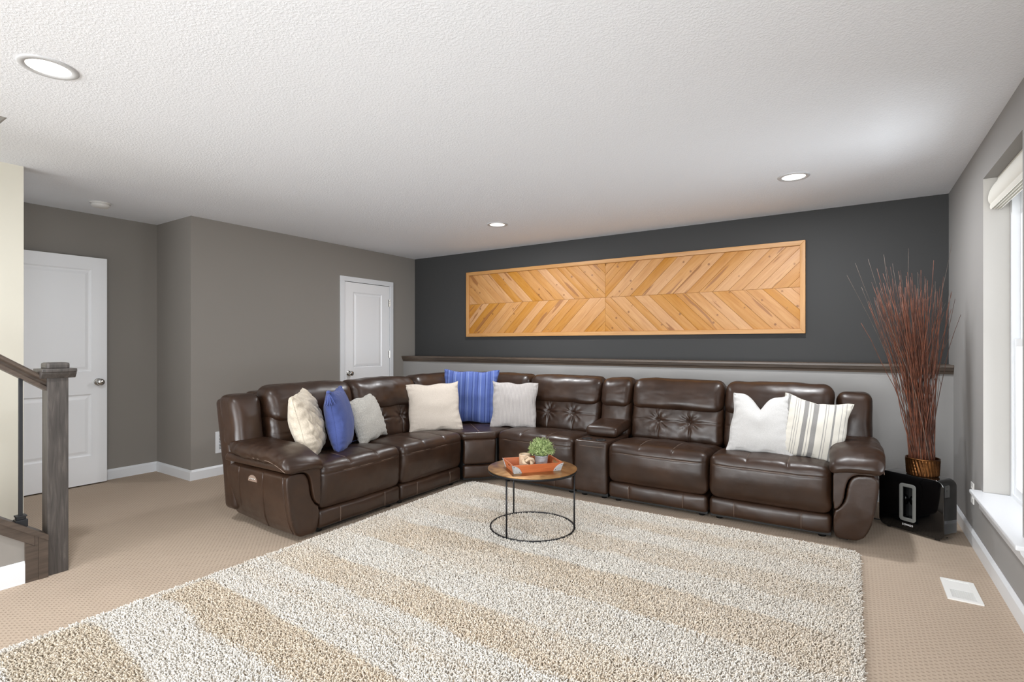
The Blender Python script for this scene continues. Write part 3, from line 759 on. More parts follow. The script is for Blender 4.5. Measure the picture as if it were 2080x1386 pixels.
# arms : local x outward from the seat, y depth, z up
def arm(T, wing_first=False, control=False):
    sc_[0] += 31
    panel = [(.002, .035), (.002, .20), (.035, .222), (.068, .28), (.078, .37), (.10, .425), (.14, .445), (.236, .445), (.238, .37), (.222, .24), (.196, .12), (.150, .030), (.05, .025)]
    def fp(P):
        P = P.copy(); P[:, 1] += .025*np.clip((.16-P[:, 2])/.14, 0, 1)*(P[:, 1] < .1)
        k = np.clip((P[:, 1]-.30)/.42, 0, 1)
        P[:, 2] += .022*k*np.clip((.25-P[:, 2])/.22, 0, 1); P[:, 0] -= .02*k*np.clip(P[:, 0]/.2, 0, 1)
        f_ = np.clip((.06-P[:, 1])/.06, 0, 1); return P
    V, F = soft_prism(panel, .0, .735, fp)
    o = B().add(V, F).obj('arm_panel', mLeather, sofa, T); soften(o, .006, 9)
    trim = [(.0, .215), (.026, .222), (.056, .27), (.068, .37), (.088, .425), (.13, .450), (.243, .450), (.247, .50), (.20, .52), (.05, .52), (.0, .49)]
    V, F = soft_prism(trim, -.010, .70, lambda P: P)
    o = B().add(V, F).obj('arm_border', mLeather, sofa, T); soften(o, .005, 7)
    # side seams
    pn = B()
    def sx_(z): return np.interp(z, [.03, .12, .24, .37, .445], [.150, .196, .222, .238, .236])
    for ys, dy in ((.045, -.0), (.26, .05), (.56, .05)):
        pts = []
        for i in range(10):
            z = .06+(.43-.06)*i/9; yy = ys+dy*(1-i/9) ; kk = max(0, min(1, (yy-.30)/.42))
            pts.append((sx_(z)-.02*kk-.0035, yy, z+.045*kk*max(0, min(1, (.25-z)/.22))))
        pn.tube(pts, .0075, 8)
    pn.obj('side_seam', mLeather, o, T, smooth=True)
    if control:
        c = thing_local = None
        Tc = T @ Matrix.Translation((.2335, .38, .375))
        prof = [(.048*math.cos(a), .034*math.sin(a)) for a in np.linspace(0, PI, 15)]+[(-.05, -.008), (.05, -.008)]
        B().prism([(p[0], p[1]-.01) for p in prof], -.006, .005, 'x').obj('control_plate', mStitch, o, Tc, bevel=.002)
        for k_ in range(4):
            B().lathe([(0, .009), (.004, .009), (.006, .004), (.006, 0)], (0, 0, 0), 10, 'x').obj('control_button', mChrome, o, Tc @ Matrix.Translation((0, -.026+.0175*k_, .0)), smooth=True)
    # padded top
    sz = (.285, .68, .080); P, F = rbox(sz, .039, (12, 34, 4), (.008, .012, .016))
    h = np.array(sz)/2; yl = P[:, 1]+h[1]
    P[:, 2] -= .055*np.clip((.22-yl)/.22, 0, 1)**1.7
    P[:, 2] -= .030*np.clip((-P[:, 0])/h[0], 0, 1)**2*np.clip((.30-yl)/.3, 0, 1)
    P[:, 2] += .010*np.sin(P[:, 1]*75+np.sin(P[:, 1]*23)*2)*np.clip(P[:, 0]/h[0]-.35, 0, 1)*.8
    P[:, 2] += .012*np.clip((yl-.4)/.3, 0, 1)
    P[:, 0] *= 1-.10*np.clip((yl-.45)/.3, 0, 1)
    P = wrinkle(P, .005, 8, sc_[0]+8); P = wrinkle(P, .0016, 28, sc_[0]+9)
    P = place(P, (.124, -.03+.34, .545))
    o = put('arm_pad', P, F, T)
    pts = []
    for i in range(26):
        y = -.02+.62*i/25
        pts.append((.262+.001-.028*max(0, min(1, (y+.03-.45)/.3)), y, .522-.055*max(0, (.19-y)/.22)**1.7+.012*max(0, (y-.37)/.3)))
    stitch(o, T, pts, .0018)
    # wing
    sz = (.215, .20, .365); P, F = rbox(sz, .05, (8, 8, 14), (.0, .026, .004)); P = wrinkle(P, .006, 8, sc_[0]+12)
    P = place(P, (.118, .56+.10, .545+.17)); P = lean(P); put('wing_cushion', P, F, T)
    P, F = rbox((.222, .15, .77), .04, (6, 3, 10)); P[:, 0] *= 1-.25*np.clip(-P[:, 2]/.4, 0, 1); P = place(P, (.112, .735, .10+.385)); P = lean(P); put('arm_back', P, F, T)
    B().box(.03, .08, .10, .36, .003, .05).obj('base_frame', mBlackP, sofa, T)
arm(Matrix.Translation((-.097, 3.84, 0)))
arm(Matrix(((0, -1, 0, -2.895), (-1, 0, 0, 2.128), (0, 0, 1, 0), (0, 0, 0, 1))), control=True)

# ------------------------------------------------------------------ throw pillows
def pillow(name, bottom, wd, ht, th, yaw, tilt, roll, mat, label, notch=0, knit=False, seed=0, tassels=False, n=46, taper=0, cat='pillow'):
    t = thing(name, bottom, label=label, cat=cat, group='throw pillows on the leather sofa')
    M = Matrix.Translation(bottom) @ Matrix.Rotation(math.radians(yaw), 4, 'Z') @ Matrix.Rotation(math.radians(-tilt), 4, 'X') @ Matrix.Rotation(math.radians(roll), 4, 'Y')
    g = np.sin(np.linspace(-PI/2, PI/2, n+1)); V = []; F = []; id_ = {}
    def outline(u, v):
        x = wd/2*u*(1-.075*(1-v*v)); z = ht/2*v*(1-.075*(1-u*u))
        return x*(1-taper*v), z
    for sd in (-1, 1):
        for i, u in enumerate(g):
            for j, v in enumerate(g):
                edge = i in (0, n) or j in (0, n)
                if edge and sd == 1: continue
                x, z = outline(u, v)
                y = sd*th/2*((1-u**2)*(1-v**2))**.42 if not edge else 0
                fr_ = 1-max(abs(u), abs(v))
                cr = .006*math.exp(-fr_/.16)*math.sin(13*(u if abs(v) > abs(u) else v)*2.2+seed+3*math.sin(5*u+4*v))*(fr_ > .0)
                y += sd*cr
                nz = noise.noise(Vector((u*1.6+seed, v*1.6, sd*3.1))); y += sd*.016*nz*(1-u*u)*(1-v*v)*(th/.16)
                if sd == -1 and knit:
                    m1 = abs(u)/.26; band = math.floor((abs(u)+.0)/.2)
                    s1 = abs(math.sin((v*4.2+u*3.4+.25*math.sin(4*u))*1.7+(.8 if band % 2 else 0))); e = (1-u*u)*(1-v*v)
                    y -= .022*s1*min(1, e*3)*(1 if band % 2 == 0 else .8)
                    y += .006*math.exp(-(((abs(u) % .2)-.0)/.02)**2)*min(1, e*3)
                if notch:
                    f = math.exp(-abs(u/.30)**1.3)*max(0, (v+.35)/1.35)**2; z -= notch*f; 
                    y += sd*(-.018)*math.exp(-(u/.12)**2)*max(0, (v-.1)/.9)*(1-abs(v))*2
                z += .006*math.sin(7*u+seed)*(abs(v) > .9); x += .005*math.sin(6*v+seed)*(abs(u) > .9)
                id_[(sd, i, j)] = len(V); V.append((x, y, z+ht/2))
    def q(sd, i, j):
        return id_[(-1, i, j)] if (i in (0, n) or j in (0, n)) else id_[(sd, i, j)]
    for sd in (-1, 1):
        for i in range(n):
            for j in range(n):
                f = (q(sd, i, j), q(sd, i+1, j), q(sd, i+1, j+1), q(sd, i, j+1)); F.append(f if sd < 0 else f[::-1])
    c = obj('pillow_cover', V, F, mat, t, M, frame=M @ Matrix.Translation((0, 0, ht/2)))
    # piping along the seam
    pts = [V[q(-1, i, 0)] for i in range(n+1)]+[V[q(-1, n, j)] for j in range(1, n+1)]+[V[q(-1, i, n)] for i in range(n-1, -1, -1)]+[V[q(-1, 0, j)] for j in range(n-1, -1, -1)]
    B().tube(pts, .0028, 6).obj('seam_piping', mat, t, M, smooth=True)
    if tassels:
        for (i, j, dx, dz) in ((0, n, -.5, -.85), (n, n, .5, -.85), (0, 0, -.7, -.25), (n, 0, .7, -.25)):
            p = Vector(V[q(-1, i, j)]); b_ = B(); rr = random.Random(i*3+j)
            b_.tube([p, p+Vector((dx*.018, 0, dz*.018))], [.015, .017], 10)
            for k in range(34):
                a = rr.uniform(0, 2*PI); s_ = rr.uniform(.2, 1)
                d = Vector((dx+.45*s_*math.cos(a), .55*s_*math.sin(a), dz+.25*s_*math.cos(a))); d.normalize(); st_ = p+Vector((dx*.012, 0, dz*.012))
                m_ = st_+d*.045; e_ = st_+d*rr.uniform(.085, .10)+Vector((0, 0, -.008))
                if j == 0: e_.z = max(e_.z, .002); m_.z = max(m_.z, .003)
                b_.tube([st_, m_, e_], .0032, 5)
            b_.obj('tassel', mat, t, M, smooth=True)
    return t
pillow('throw_pillow', (-3.262, 2.355, .445), .50, .48, .195, 136, 14, -3, mKnit, 'cream cable knit pillow leaning by the left sofa arm', knit=True, seed=1, n=84)
pillow('throw_pillow', (-3.225, 2.585, .458), .46, .46, .195, 132, 9, 0, mBlue, 'solid blue pillow with corner tassels beside the cream cable knit pillow', seed=2, tassels=True)
pillow('throw_pillow', (-3.33, 2.98, .452), .42, .39, .13, 106, 16, -7, mGreyW, 'small heathered grey woven pillow right of the tasselled blue pillow', seed=4)
pillow('throw_pillow', (-3.20, 3.60, .447), .50, .46, .15, 52, 16, -2, mOat, 'large oatmeal linen pillow in front of the blue striped pillow', seed=6)
pillow('throw_pillow', (-3.20, 4.10, .462), .56, .54, .15, 34, 12, 1, mBlueS, 'blue vertically striped pillow standing in the sofa corner', seed=8)
pillow('throw_pillow', (-2.70, 4.13, .455), .45, .44, .14, 20, 8, 1, mPin, 'light grey finely ribbed pillow to the right of the striped blue pillow', seed=10)
pillow('throw_pillow', (-.555, 4.07, .463), .405, .44, .15, 2, 13, 1, mWhiteC, 'plain white pillow with a dented top edge at the right end', notch=.10, taper=.10, seed=12)
pillow('throw_pillow', (-.245, 4.09, .462), .405, .43, .15, 8, 16, 9, mStripe, 'cream pillow with black and grey stripes against the right sofa arm', notch=.03, taper=-.03, seed=14)

# ------------------------------------------------------------------ rug
RX0, RX1, RY0, RY1 = -2.87, .045, -.15, 3.70
rug = thing('shag_rug', ((RX0+RX1)/2, (RY0+RY1)/2, 0), label='large striped cream and tan shag rug in front of the sofa', cat='rug')
def rr_pts(x0, x1, y0, y1, r, n=6):
    pts = []
    for cx, cy, a0 in ((x1-r, y0+r, -PI/2), (x1-r, y1-r, 0), (x0+r, y1-r, PI/2), (x0+r, y0+r, PI)):
        for k in range(n+1): a = a0+PI/2*k/n; pts.append((cx+r*math.cos(a), cy+r*math.sin(a)))
    return pts
B().prism(rr_pts(RX0+.01, RX1-.01, RY0+.01, RY1-.01, .06), .001, .013, 'z').obj('backing', mRugB, rug)
sp = .0080; nx_ = int((RX1-RX0)/sp); ny_ = int((RY1-RY0)/sp)
gx, gy = np.meshgrid(np.arange(nx_), np.arange(ny_), indexing='ij')
X = RX0+.004+gx.ravel()*sp+rng.uniform(-.0045, .0045, nx_*ny_); Y = RY0+.004+gy.ravel()*sp+rng.uniform(-.0045, .0045, nx_*ny_)
rc = .07
ex_ = np.maximum(np.maximum(RX0+rc-X, X-(RX1-rc)), 0); ey_ = np.maximum(np.maximum(RY0+rc-Y, Y-(RY1-rc)), 0)
ed = np.hypot(ex_, ey_)
keep = ed < rc; X = X[keep]; Y = Y[keep]; ed = ed[keep]; m_ = len(X)
def vnoise(x, y, s_, seed):
    r_ = np.random.default_rng(seed); G = r_.random((90, 90)); u = (x+7)*s_; v = (y+7)*s_
    i = np.floor(u).astype(int); j = np.floor(v).astype(int); fu = u-i; fv = v-j; fu = fu*fu*(3-2*fu); fv = fv*fv*(3-2*fv); i %= 89; j %= 89
    return (G[i, j]*(1-fu)*(1-fv)+G[i+1, j]*fu*(1-fv)+G[i, j+1]*(1-fu)*fv+G[i+1, j+1]*fu*fv)
bands = [(-1, 0), (.05, 0), (.25, 1), (.56, 1), (.58, 0), (.86, 0), (.88, 1), (1.12, 1), (1.16, 0), (1.365, 0), (1.38, .95), (1.50, .9), (1.55, .55), (1.62, .95), (1.69, 1), (1.72, .05), (1.94, .15), (1.96, 1), (2.24, 1), (2.26, .1), (2.59, .15), (2.61, 1), (2.84, .95), (2.88, .35), (3.10, .4), (3.14, .95), (3.32, .9), (3.36, .3), (3.48, .4), (3.54, .9), (3.8, .8)]
Yw = Y+(vnoise(X, Y, 6, 3)-.5)*.05+(vnoise(X, Y, 1.2, 4)-.5)*.06
lt = np.interp(Yw, [b_[0] for b_ in bands], [b_[1] for b_ in bands])
fade = np.clip((X+1.0)/.9, 0, 1)*.75*np.clip((vnoise(X, Y, 2.2, 8)+.35), 0, 1)
fade2 = .7*np.clip((-X-2.45)/.25, 0, 1)*np.clip((Y-1.5)/.5, 0, 1)
lt = lt*(1-fade)+.5*fade; lt = lt*(1-fade2)+.6*fade2
bl_ = np.clip((vnoise(X, Y, 3.0, 9)-.52)*3.2, 0, 1)*np.clip((Y-1.3)/1.2, 0, .75); lt = lt*(1-bl_)+.62*bl_
lt = np.where((ed > rc-.05), np.maximum(lt, .75), lt)
lt = np.clip(.12+.86*lt+(rng.random(m_)-.5)*.45, 0, 1)
cl = np.array(srgb((234, 229, 221))[:3]); ct = np.array(srgb((221, 205, 184))[:3]); cdk = np.array(srgb((201, 189, 169))[:3])
tan = ct[None]*(1-np.clip((1.5-Y)/1.6, 0, .6))[:, None]+cdk[None]*np.clip((1.5-Y)/1.6, 0, .6)[:, None]
colr = tan*(1-lt[:, None])+cl[None]*lt[:, None]
colr *= (1+.16*(rng.random(m_)-.5))[:, None]
pk = rng.random(m_) < .06; colr[pk] *= .78
hgt = .015+.007*rng.random(m_)+.004*vnoise(X, Y, 9, 5); hgt *= np.clip((rc-ed)/.03+.45, 0, 1)
la = rng.random(m_)*2*PI; lm = .003+.009*rng.random(m_); lx = np.cos(la)*lm+.003; ly = np.sin(la)*lm-.003
V = np.zeros((m_, 10, 3)); th0 = rng.random(m_)*2*PI; rad = .0037+.0012*rng.random(m_)
for lv, (zf, of, rf) in enumerate(((0, 0, .9), (.55, .35, 1.05), (.93, 1.0, .75))):
    for k in range(3):
        a = th0+2*PI*k/3+lv*.5
        V[:, lv*3+k, 0] = X+lx*of+np.cos(a)*rad*rf; V[:, lv*3+k, 1] = Y+ly*of+np.sin(a)*rad*rf; V[:, lv*3+k, 2] = .010+hgt*zf
V[:, 9, 0] = X+lx*1.15; V[:, 9, 1] = Y+ly*1.15; V[:, 9, 2] = .010+hgt
F1 = []
for lv in range(2):
    for k in range(3):
        a, b_, c, d = lv*3+k, lv*3+(k+1) % 3, (lv+1)*3+(k+1) % 3, (lv+1)*3+k; F1 += [(a, b_, c), (a, c, d)]
for k in range(3): F1.append((6+k, 6+(k+1) % 3, 9))
F1 = np.array(F1); FF = (F1[None]+(np.arange(m_)*10)[:, None, None]).reshape(-1, 3)
pile = obj('pile', V.reshape(-1, 3), FF, mRug, rug, smooth=True); pile['kind'] = 'stuff'
ca_ = pile.data.color_attributes.new('pile_colour', 'FLOAT_COLOR', 'POINT')
shade = np.ones((m_, 10)) 
cols = np.ones((m_, 10, 4), np.float32); cols[:, :, :3] = colr[:, None, :]*shade[:, :, None]
ca_.data.foreach_set('color', cols.ravel())

# ------------------------------------------------------------------ coffee table
tcx, tcy, z0r = -1.80, 2.99, .025
tb = thing('coffee_table', (tcx, tcy, z0r), label='small round bronze topped table with thin black frame standing on the rug', cat='table')
TZ = .424
B().lathe([(0, TZ), (.297, TZ), (.300, TZ-.001), (.300, TZ-.005), (0, TZ-.005)], (tcx, tcy, 0), 96).obj('tabletop', mBronze, tb, auto=.5, label='bronze brushed metal round top')
B().lathe([(.296, TZ-.005), (.299, TZ-.006), (.298, TZ-.020), (.290, TZ-.022), (.286, TZ-.018), (.286, TZ-.005)], (tcx, tcy, 0), 96).obj('rim', mBlackM, tb, smooth=True)
B().ring((tcx, tcy, z0r+.005), .283, .0055, 96).obj('base_ring', mBlackM, tb, smooth=True)
# legs; positions relative to the centre in the camera-plane frame turned to world
th = math.radians(33.3)
for l_, d_ in ((-.172, -.225), (-.125, .255), (.277, -.065)):
    q_ = Vector((l_*math.cos(th)-d_*math.sin(th), l_*math.sin(th)+d_*math.cos(th), 0)); q_ = q_.normalized()*.283
    B().tube([(tcx+q_.x, tcy+q_.y, z0r+.002), (tcx+q_.x, tcy+q_.y, TZ-.012)], .0058, 12).obj('leg', mBlackM, tb, smooth=True)
# tray
tr = thing('serving_tray', (-1.783, 2.963, TZ), label='orange stained wooden tray with metal corner brackets on the round table', cat='tray', rz=math.radians(49.6))
TT = MW[tr.name]; hw, hd, hh, fl_ = .158, .106, .056, .016
B().box(-hw, hw, -hd, hd, .0005, .009).obj('tray_base', mTray, tr, TT)
def wallp(p0, p1, nrm, nm='tray_side', cut=False):
    p0, p1, nrm = Vector(p0), Vector(p1), Vector(nrm); d = (p1-p0).normalized(); th_ = .009
    V = []
    for z, o_ in ((.0005, 0), (hh, fl_)):
        for a, e in ((p0, -1), (p1, 1)):
            for t_ in (0, -th_):
                q = a+d*e*o_+nrm*(o_+t_)+(d*-e*(-t_ if False else 0)); V.append((q.x, q.y, z))
    F = [(0, 1, 3, 2), (4, 6, 7, 5), (0, 2, 6, 4), (1, 5, 7, 3), (0, 4, 5, 1), (2, 3, 7, 6)]
    B().add(V, F).obj(nm, mTray, tr, TT, bevel=.0012)
wallp((-hw, -hd, 0), (hw, -hd, 0), (0, -1, 0)); wallp((-hw, hd, 0), (hw, hd, 0), (0, 1, 0))
# short sides with hand holes : two posts, lower and upper strip
for sg in (-1, 1):
    def pt(y, z, t_): o_ = fl_*z/hh; return (sg*(hw+o_-t_), y*(hd+o_)/hd, z)
    b_ = B()
    for (ya, yb, za, zb) in ((-hd, -.045, 0, hh), (.045, hd, 0, hh), (-.045, .045, 0, .024), (-.045, .045, .044, hh)):
        V = [pt(y, z, t_) for z in (max(za, .0005), zb) for y in (ya, yb) for t_ in (0, .009)]
        b_.add(V, [(0, 1, 3, 2), (4, 6, 7, 5), (0, 2, 6, 4), (1, 5, 7, 3), (0, 4, 5, 1), (2, 3, 7, 6)])
    b_.obj('tray_end', mTray, tr, TT)
# metal corner brackets (quarter-disc plates on the long sides)
for sy in (-1, 1):
    for sxx in (-1, 1):
        def pp(dx, z): o_ = fl_*z/hh; return Vector((sxx*(hw+o_-dx+.0012), sy*(hd+o_+.0016), z))
        pts2 = [(0, .001), (.052, .001)]+[(.052*math.cos(a), .001+.053*math.sin(a)) for a in np.linspace(.2, PI/2-.12, 7)]+[(0, hh-.001)]
        Vf = [pp(*p) for p in pts2]; nrm_ = Vector((0, -sy, .2)).normalized()*.002
        k = len(Vf); V = [v[:] for v in Vf]+[(v+nrm_)[:] for v in Vf]
        br = B().add(V, [tuple(range(k)), tuple(range(2*k-1, k-1, -1))]+[(i, (i+1) % k, k+(i+1) % k, k+i) for i in range(k)])
        def pe(dy, z): o_ = fl_*z/hh; return Vector((sxx*(hw+o_+.0016), sy*(hd+o_-dy+.0012), z))
        Vf = [pe(*p) for p in [(0, .001), (.022, .001), (.022, hh-.001), (0, hh-.001)]]; V = [v[:] for v in Vf]+[(v-Vector((sxx*.002, 0, 0)))[:] for v in Vf]
        br.add(V, [(0, 1, 2, 3), (7, 6, 5, 4), (0, 1, 5, 4), (1, 2, 6, 5), (2, 3, 7, 6), (3, 0, 4, 7)])
        bo = br.obj('corner_bracket', mZinc, tr, TT)
        for dx, z in ((.008, .044), (.040, .010)):
            c = pp(dx, z); B().lathe([(0, .0018), (.0022, .0012), (.003, 0)], (0, 0, 0), 8, 'y').obj('rivet', mBlackM, bo, TT @ Matrix.Translation(c) @ Matrix.Scale(sy, 4, (0, 1, 0)), smooth=True)
def camxy(px, d): l_ = (px-1040)/1049*d; return (l_*math.cos(th)-d*math.sin(th), l_*math.sin(th)+d*math.cos(th))
TRZ = TZ+.009
# plant
px_, py_ = camxy(1099.5, 3.50)
pl = thing('potted_plant', (px_, py_, TRZ), label='bushy pale green plant in a galvanised metal pot on the orange tray', cat='plant')
b_ = B().lathe([(0, 0), (.036, 0), (.038, .002), (.0395, .016), (.0405, .018), (.040, .021), (.0415, .030), (.0428, .032), (.0422, .036), (.045, .062), (.046, .064), (.047, .067), (.0475, .070), (.046, .072), (.044, .070), (.043, .06), (0, .058)], (px_, py_, TRZ), 40).obj('pot', mZinc, pl, smooth=True)
fb = B(); rg = random.Random(21); V = []; F = []
for k in range(620):
    u = rg.random()*2*PI; cz = rg.uniform(-.25, 1); s_ = math.sqrt(max(0, 1-cz*cz)); R_ = .094*(.55+.45*rg.random()**.5)
    c = Vector((px_, py_, TRZ+.105)); dirv = Vector((s_*math.cos(u), s_*math.sin(u), cz*.95)); tip = c+dirv*R_
    root = Vector((px_, py_, TRZ+.066))+Vector((dirv.x, dirv.y, 0))*.02
    mid = root.lerp(tip, .55)+Vector((0, 0, .012))
    if k % 2 == 0: fb.tube([root, mid, tip], [.0011, .0009, .0006], 3, False)
    for j in range(7):
        p = mid.lerp(tip, rg.uniform(.1, 1.05)); a = Vector((rg.gauss(0, 1), rg.gauss(0, 1), rg.gauss(0, 1))).normalized(); bb = a.cross(Vector((rg.gauss(0, 1), rg.gauss(0, 1), rg.gauss(0, 1)))).normalized()
        L_ = rg.uniform(.007, .013); W_ = L_*.2; i0 = len(V)
        V += [p[:], (p+a*L_*.5+bb*W_)[:], (p+a*L_)[:], (p+a*L_*.5-bb*W_)[:]]; F.append((i0, i0+1, i0+2, i0+3))
fb.obj('stems', mLeaf, pl, fix=False)
lv_ = obj('foliage', V, F, mLeaf, pl, smooth=False); lv_['kind'] = 'stuff'
# cup
cx_, cy_ = camxy(1066, 3.49)
cup = thing('candle_cup', (cx_, cy_, TRZ), label='whitewashed wooden candle cup behind the wooden knot on the tray', cat='candle holder')
B().lathe([(0, 0), (.036, 0), (.038, .003), (.0385, .080), (.0365, .082), (.034, .080), (.033, .066), (0, .066)], (cx_, cy_, TRZ), 36).obj('cup_body', mKnot, cup, auto=.7)
B().lathe([(0, .0665), (.0325, .0665), (.0325, .070), (0, .0705)], (cx_, cy_, TRZ), 30).obj('wax', mPlateW, cup, auto=.7)
# knot : three interlocked rounded square loops
kx, ky = camxy(1073, 3.385)
kn_ = thing('wooden_knot', (kx, ky, TRZ), label='pale wooden interlocking knot ornament in front of the candle cup', cat='ornament')
kc = Vector((kx, ky, TRZ+.0425)); Rk = Matrix.Rotation(.9, 3, 'Z') @ Matrix.Rotation(.62, 3, 'X') @ Matrix.Rotation(.5, 3, 'Y')
for ax_ in range(3):
    V = []; F = []; n_ = 40; wv = .0085; tv = .005
    for i in range(n_):
        a = 2*PI*i/n_; e = 2.6; ca2, sa2 = math.cos(a), math.sin(a)
        r1 = 1/((abs(ca2)**e+abs(sa2)**e)**(1/e)); A_, B_ = .042, .028
        for (dr, dw) in ((tv, -wv), (tv, wv), (-tv, wv), (-tv, -wv)):
            p = [0, 0, 0]; p[ax_] = dw; p[(ax_+1) % 3] = (A_+dr*.5)*r1*ca2+dr*.5*ca2; p[(ax_+2) % 3] = (B_+dr*.5)*r1*sa2+dr*.5*sa2
            V.append((kc+Rk @ Vector(p))[:])
    for i in range(n_):
        for j in range(4): F.append((i*4+j, ((i+1) % n_)*4+j, ((i+1) % n_)*4+(j+1) % 4, i*4+(j+1) % 4))
    o = B().add(V, F).obj('wooden_loop', mKnot, kn_, bevel=.0012)
zmin = min((o.matrix_basis @ v.co).z for o in kn_.children for v in o.data.vertices)
kn_.location.z += -zmin+.0005; MW[kn_.name] = Matrix.Translation(kn_.location)
bx_, by_ = camxy(1121, 3.43)
bd = thing('metal_trinket', (bx_, by_, TRZ), label='small dark metal bead coil lying beside the metal plant pot', cat='ornament')
B().ring((bx_, by_, TRZ+.005), .014, .005, 24, 8).obj('coil', mChrome, bd, smooth=True)
B().ring((bx_+.004, by_-.002, TRZ+.0135), .012, .004, 24, 8).obj('upper_coil', mBlackM, bd, smooth=True)

# ------------------------------------------------------------------ subwoofer speaker
spk = thing('subwoofer', (.49, 4.215, 0), label='glossy black upright subwoofer speaker on the carpet in the right corner', cat='speaker', rz=math.radians(-31))
TS = MW[spk.name]      # local x: to the right along the front ; y: depth ; origin at right front bottom corner
SW, SD, SH = .385, .155, .385
def rrect(cx, cz, w_, h_, r, n=8):
    pts = []
    for sx_, sz_, a0 in ((1, 1, 0), (-1, 1, PI/2), (-1, -1, PI), (1, -1, 3*PI/2)):
        for k in range(n+1): a = a0+PI/2*k/n; pts.append((cx+sx_*(w_/2-r)+r*math.cos(a), cz+sz_*(h_/2-r)+r*math.sin(a)))
    return pts
def ringprism(out, inn, y0, y1):
    n = len(out); b_ = B(); V = [(p[0], y0, p[1]) for p in out]+[(p[0], y0, p[1]) for p in inn]+[(p[0], y1, p[1]) for p in out]+[(p[0], y1, p[1]) for p in inn]
    F = []
    for i in range(n):
        j = (i+1) % n; F += [(i, j, n+j, n+i), (2*n+i, 3*n+i, 3*n+j, 2*n+j), (i, 2*n+i, 2*n+j, j), (n+i, n+j, 3*n+j, 3*n+i)]
    return b_.add(V, F)
hcx, hcz = -.206, .20
ringprism(rrect(-SW/2, SH/2+.006, SW, SH-.01, .045), rrect(hcx, hcz, .058, .205, .006), .0, SD).obj('cabinet', mGlossB, spk, TS, bevel=.007)
ringprism(rrect(hcx, hcz, .098, .250, .020), rrect(hcx, hcz, .058, .205, .005), -.0025, .008).obj('port_frame', mSilverP, spk, TS, bevel=.001, label='grey rounded frame around the central slot')
B().box(hcx-.030, hcx+.030, .075, .085, hcz-.104, hcz+.104).obj('slot_divider', mBlackP, spk, TS)
B().lathe([(0, .012), (.02, .010), (.034, .004), (.036, 0)], (0, 0, 0), 28, 'y').obj('driver_cone', mGlossB, spk, TS @ Matrix.Translation((hcx, .075, hcz)) @ Matrix.Scale(-1, 4, (0, 1, 0)) @ Matrix.Scale(.8, 4, (1, 0, 0)), smooth=True)
for x in (-.05, -.335):
    for y in (.03, .125): B().lathe([(0, 0), (.012, 0), (.013, .012), (0, .012)], (x, y, 0), 12).obj('foot', mBlackP, spk, TS, smooth=True)
tc = bpy.data.curves.new('lettering', 'FONT'); tc.body = 'SONOS'; tc.size = .0165; tc.space_character = 1.25; tc.extrude = .0004; tc.align_x = 'CENTER'; tc.offset = .0003
to = bpy.data.objects.new('tmp_text', tc); COL.objects.link(to)
dg = bpy.context.evaluated_depsgraph_get(); me = bpy.data.meshes.new_from_object(to.evaluated_get(dg)); bpy.data.objects.remove(to)
V = [v.co[:] for v in me.vertices]; F = [tuple(p.vertices) for p in me.polygons]
o = obj('lettering', V, F, mPlateW, spk, TS @ Matrix.Translation((hcx, -.0006, .046)) @ Matrix.Rotation(PI/2, 4, 'X'), smooth=False, label='white maker lettering')
# power cord
cb_ = thing('power_cord', (.1, 4.6, 0), label='thin black power cord behind the speaker along the half wall', cat='cord')
cpts = [(.22, 4.50, .02), (.19, 4.52, .006), (.12, 4.53, .005), (.02, 4.60, .005), (-.05, 4.72, .005), (-.02, 4.9, .005), (.03, 5.02, .02)]
def smooth_pts(p, k=6):
    out = []
    for i in range(len(p)-1):
        p0, p1, p2, p3 = [Vector(p[max(0, min(len(p)-1, i+j))]) for j in (-1, 0, 1, 2)]
        for s_ in range(k):
            t_ = s_/k; out.append(.5*((2*p1)+(-p0+p2)*t_+(2*p0-5*p1+4*p2-p3)*t_*t_+(-p0+3*p1-3*p2+p3)*t_**3))
    out.append(Vector(p[-1])); return out
B().tube(smooth_pts(cpts), .004, 8).obj('cord', mBlackP, cb_, smooth=True)
# ------------------------------------------------------------------ vase with twigs
vx, vy, vz = .397, 4.372, SH-.001+.002
vs = thing('ribbed_vase', (vx, vy, vz), label='short bronze coloured vase with diagonal ribs on top of the subwoofer', cat='vase')
V = []; F = []; nn = 180; lv = [(0, .062, 0), (.0, .082, 0), (.004, .085, 0), (.012, .086, 1), (.03, .087, 1), (.05, .088, 1), (.07, .089, 1), (.09, .09, 1), (.103, .091, 1), (.108, .092, 0), (.112, .094, 0), (.116, .094, 0), (.117, .091, 0), (.112, .089, 0), (.03, .084, 0), (.02, .0, 0)]
for j, (z, r_, rb) in enumerate(lv):
    for i in range(nn):
        a = 2*PI*i/nn; k = rb*.0035*math.sin(30*(a)+z*75); V.append((vx+(r_+k)*math.cos(a), vy+(r_+k)*math.sin(a), vz+z))
for j in range(len(lv)-1):
    for i in range(nn): F.append((j*nn+i, j*nn+(i+1) % nn, (j+1)*nn+(i+1) % nn, (j+1)*nn+i))
F.append(tuple(range(nn-1, -1, -1)))
B().add(V, F).obj('vase_body', mCopper, vs, smooth=True)
def twigmat(name, c0, c1):
    m, nt, bs = newmat(name); v = coords(nt, 'World'); n_ = noise_n(nt, v, 22, 3)
    nt.links.new(ramp(nt, n_, [(.35, srgb(c0)), (.65, srgb(c1))]), bs.inputs['Base Color']); bs.inputs['Roughness'].default_value = .5
    bump(nt, bs, noise_n(nt, v, 180, 2), .3, .002); return m
tms = [twigmat('red_brown_twig', (84, 45, 29), (126, 72, 48)), twigmat('dark_brown_twig', (62, 36, 27), (92, 54, 38)), twigmat('grey_brown_twig', (88, 76, 68), (122, 106, 94))]
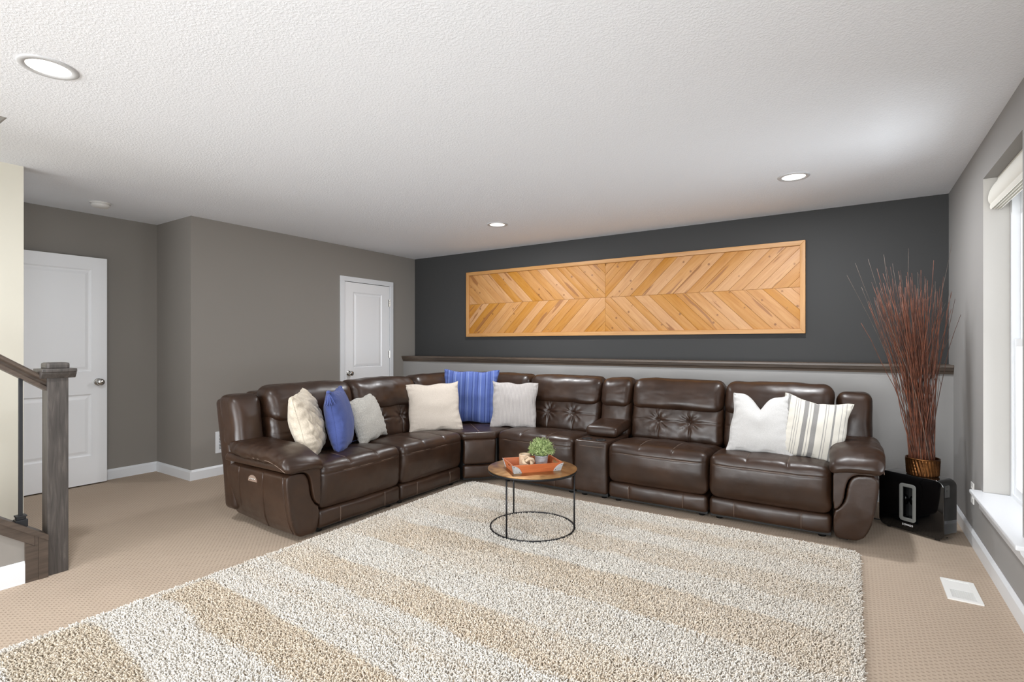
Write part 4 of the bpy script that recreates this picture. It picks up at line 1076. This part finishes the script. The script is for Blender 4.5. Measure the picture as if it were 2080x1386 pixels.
tw = thing('dried_twigs', (vx, vy, vz+.03), label='tall bundle of dried red brown twigs fanning out of the bronze vase', cat='twigs')
rt = random.Random(17)
tips = []
for k in range(205):
    l_ = max(-.36, min(.20, rt.gauss(-.07, .115))); dpt = rt.gauss(.03, .07); zt = min(1.80, rt.gauss(1.56, .11))-abs(l_+.05)*.15; ti = 0 if rt.random() < .7 else 1; rd = rt.uniform(.0018, .0031)
    tips.append((l_, dpt, zt, ti, rd))
for l_, zt in ((-.475, 1.72), (-.42, 1.80), (-.33, 1.83), (-.24, 1.86), (-.17, 1.80), (-.06, 1.90), (.0, 1.74), (.06, 1.70), (.23, 1.93), (.215, 1.62), (-.38, 1.64), (-.12, 1.72), (-.29, 1.55), (.12, 1.68)):
    tips.append((l_, .04, zt, 2, .0017))
for k, (l_, dpt, zt, ti, rd) in enumerate(tips):
    a = rt.uniform(0, 2*PI); rb = .072*math.sqrt(rt.random())
    bxx, byy = vx+rb*math.cos(a), vy+rb*math.sin(a)
    tx_, ty_ = vx+l_*math.cos(th)-dpt*math.sin(th), vy+l_*math.sin(th)+dpt*math.cos(th)
    tx_ = min(tx_, .615); ty_ = min(ty_, 5.0)
    pts = []; w1_, w2_ = rt.gauss(0, .012), rt.gauss(0, .012); nseg = 9
    for i in range(nseg+1):
        t_ = i/nseg; f = t_**1.25
        wob = math.sin(t_*PI*2+k)*t_*(1-t_*.5)
        x_ = min(bxx+(tx_-bxx)*f+w1_*wob*1.2+rt.gauss(0, .0022)*(t_ > .1), .628); y_ = byy+(ty_-byy)*f+w2_*wob*1.2+rt.gauss(0, .0022)*(t_ > .1)
        pts.append((x_, y_, vz+.024+(zt-vz-.024)*t_))
    rads = [rd*(1.15-.75*i/nseg) for i in range(nseg+1)]
    b_ = B().tube(pts, rads, 5)
    if rt.random() < .45:       # side shoot
        i = rt.randint(5, 8); p = Vector(pts[i]); d = (Vector(pts[i+1])-p).normalized(); s_ = Vector((rt.gauss(0, 1), rt.gauss(0, 1), 0)).normalized()
        q = p+d*.04+s_*.018; q2 = p+d*.11+s_*.034; q.x = min(q.x, .628); q2.x = min(q2.x, .63); b_.tube([p, q, q2], [rads[i]*.7, rads[i]*.55, rads[i]*.3], 4)
    b_.obj('twig', tms[ti], tw, smooth=True, fix=False)
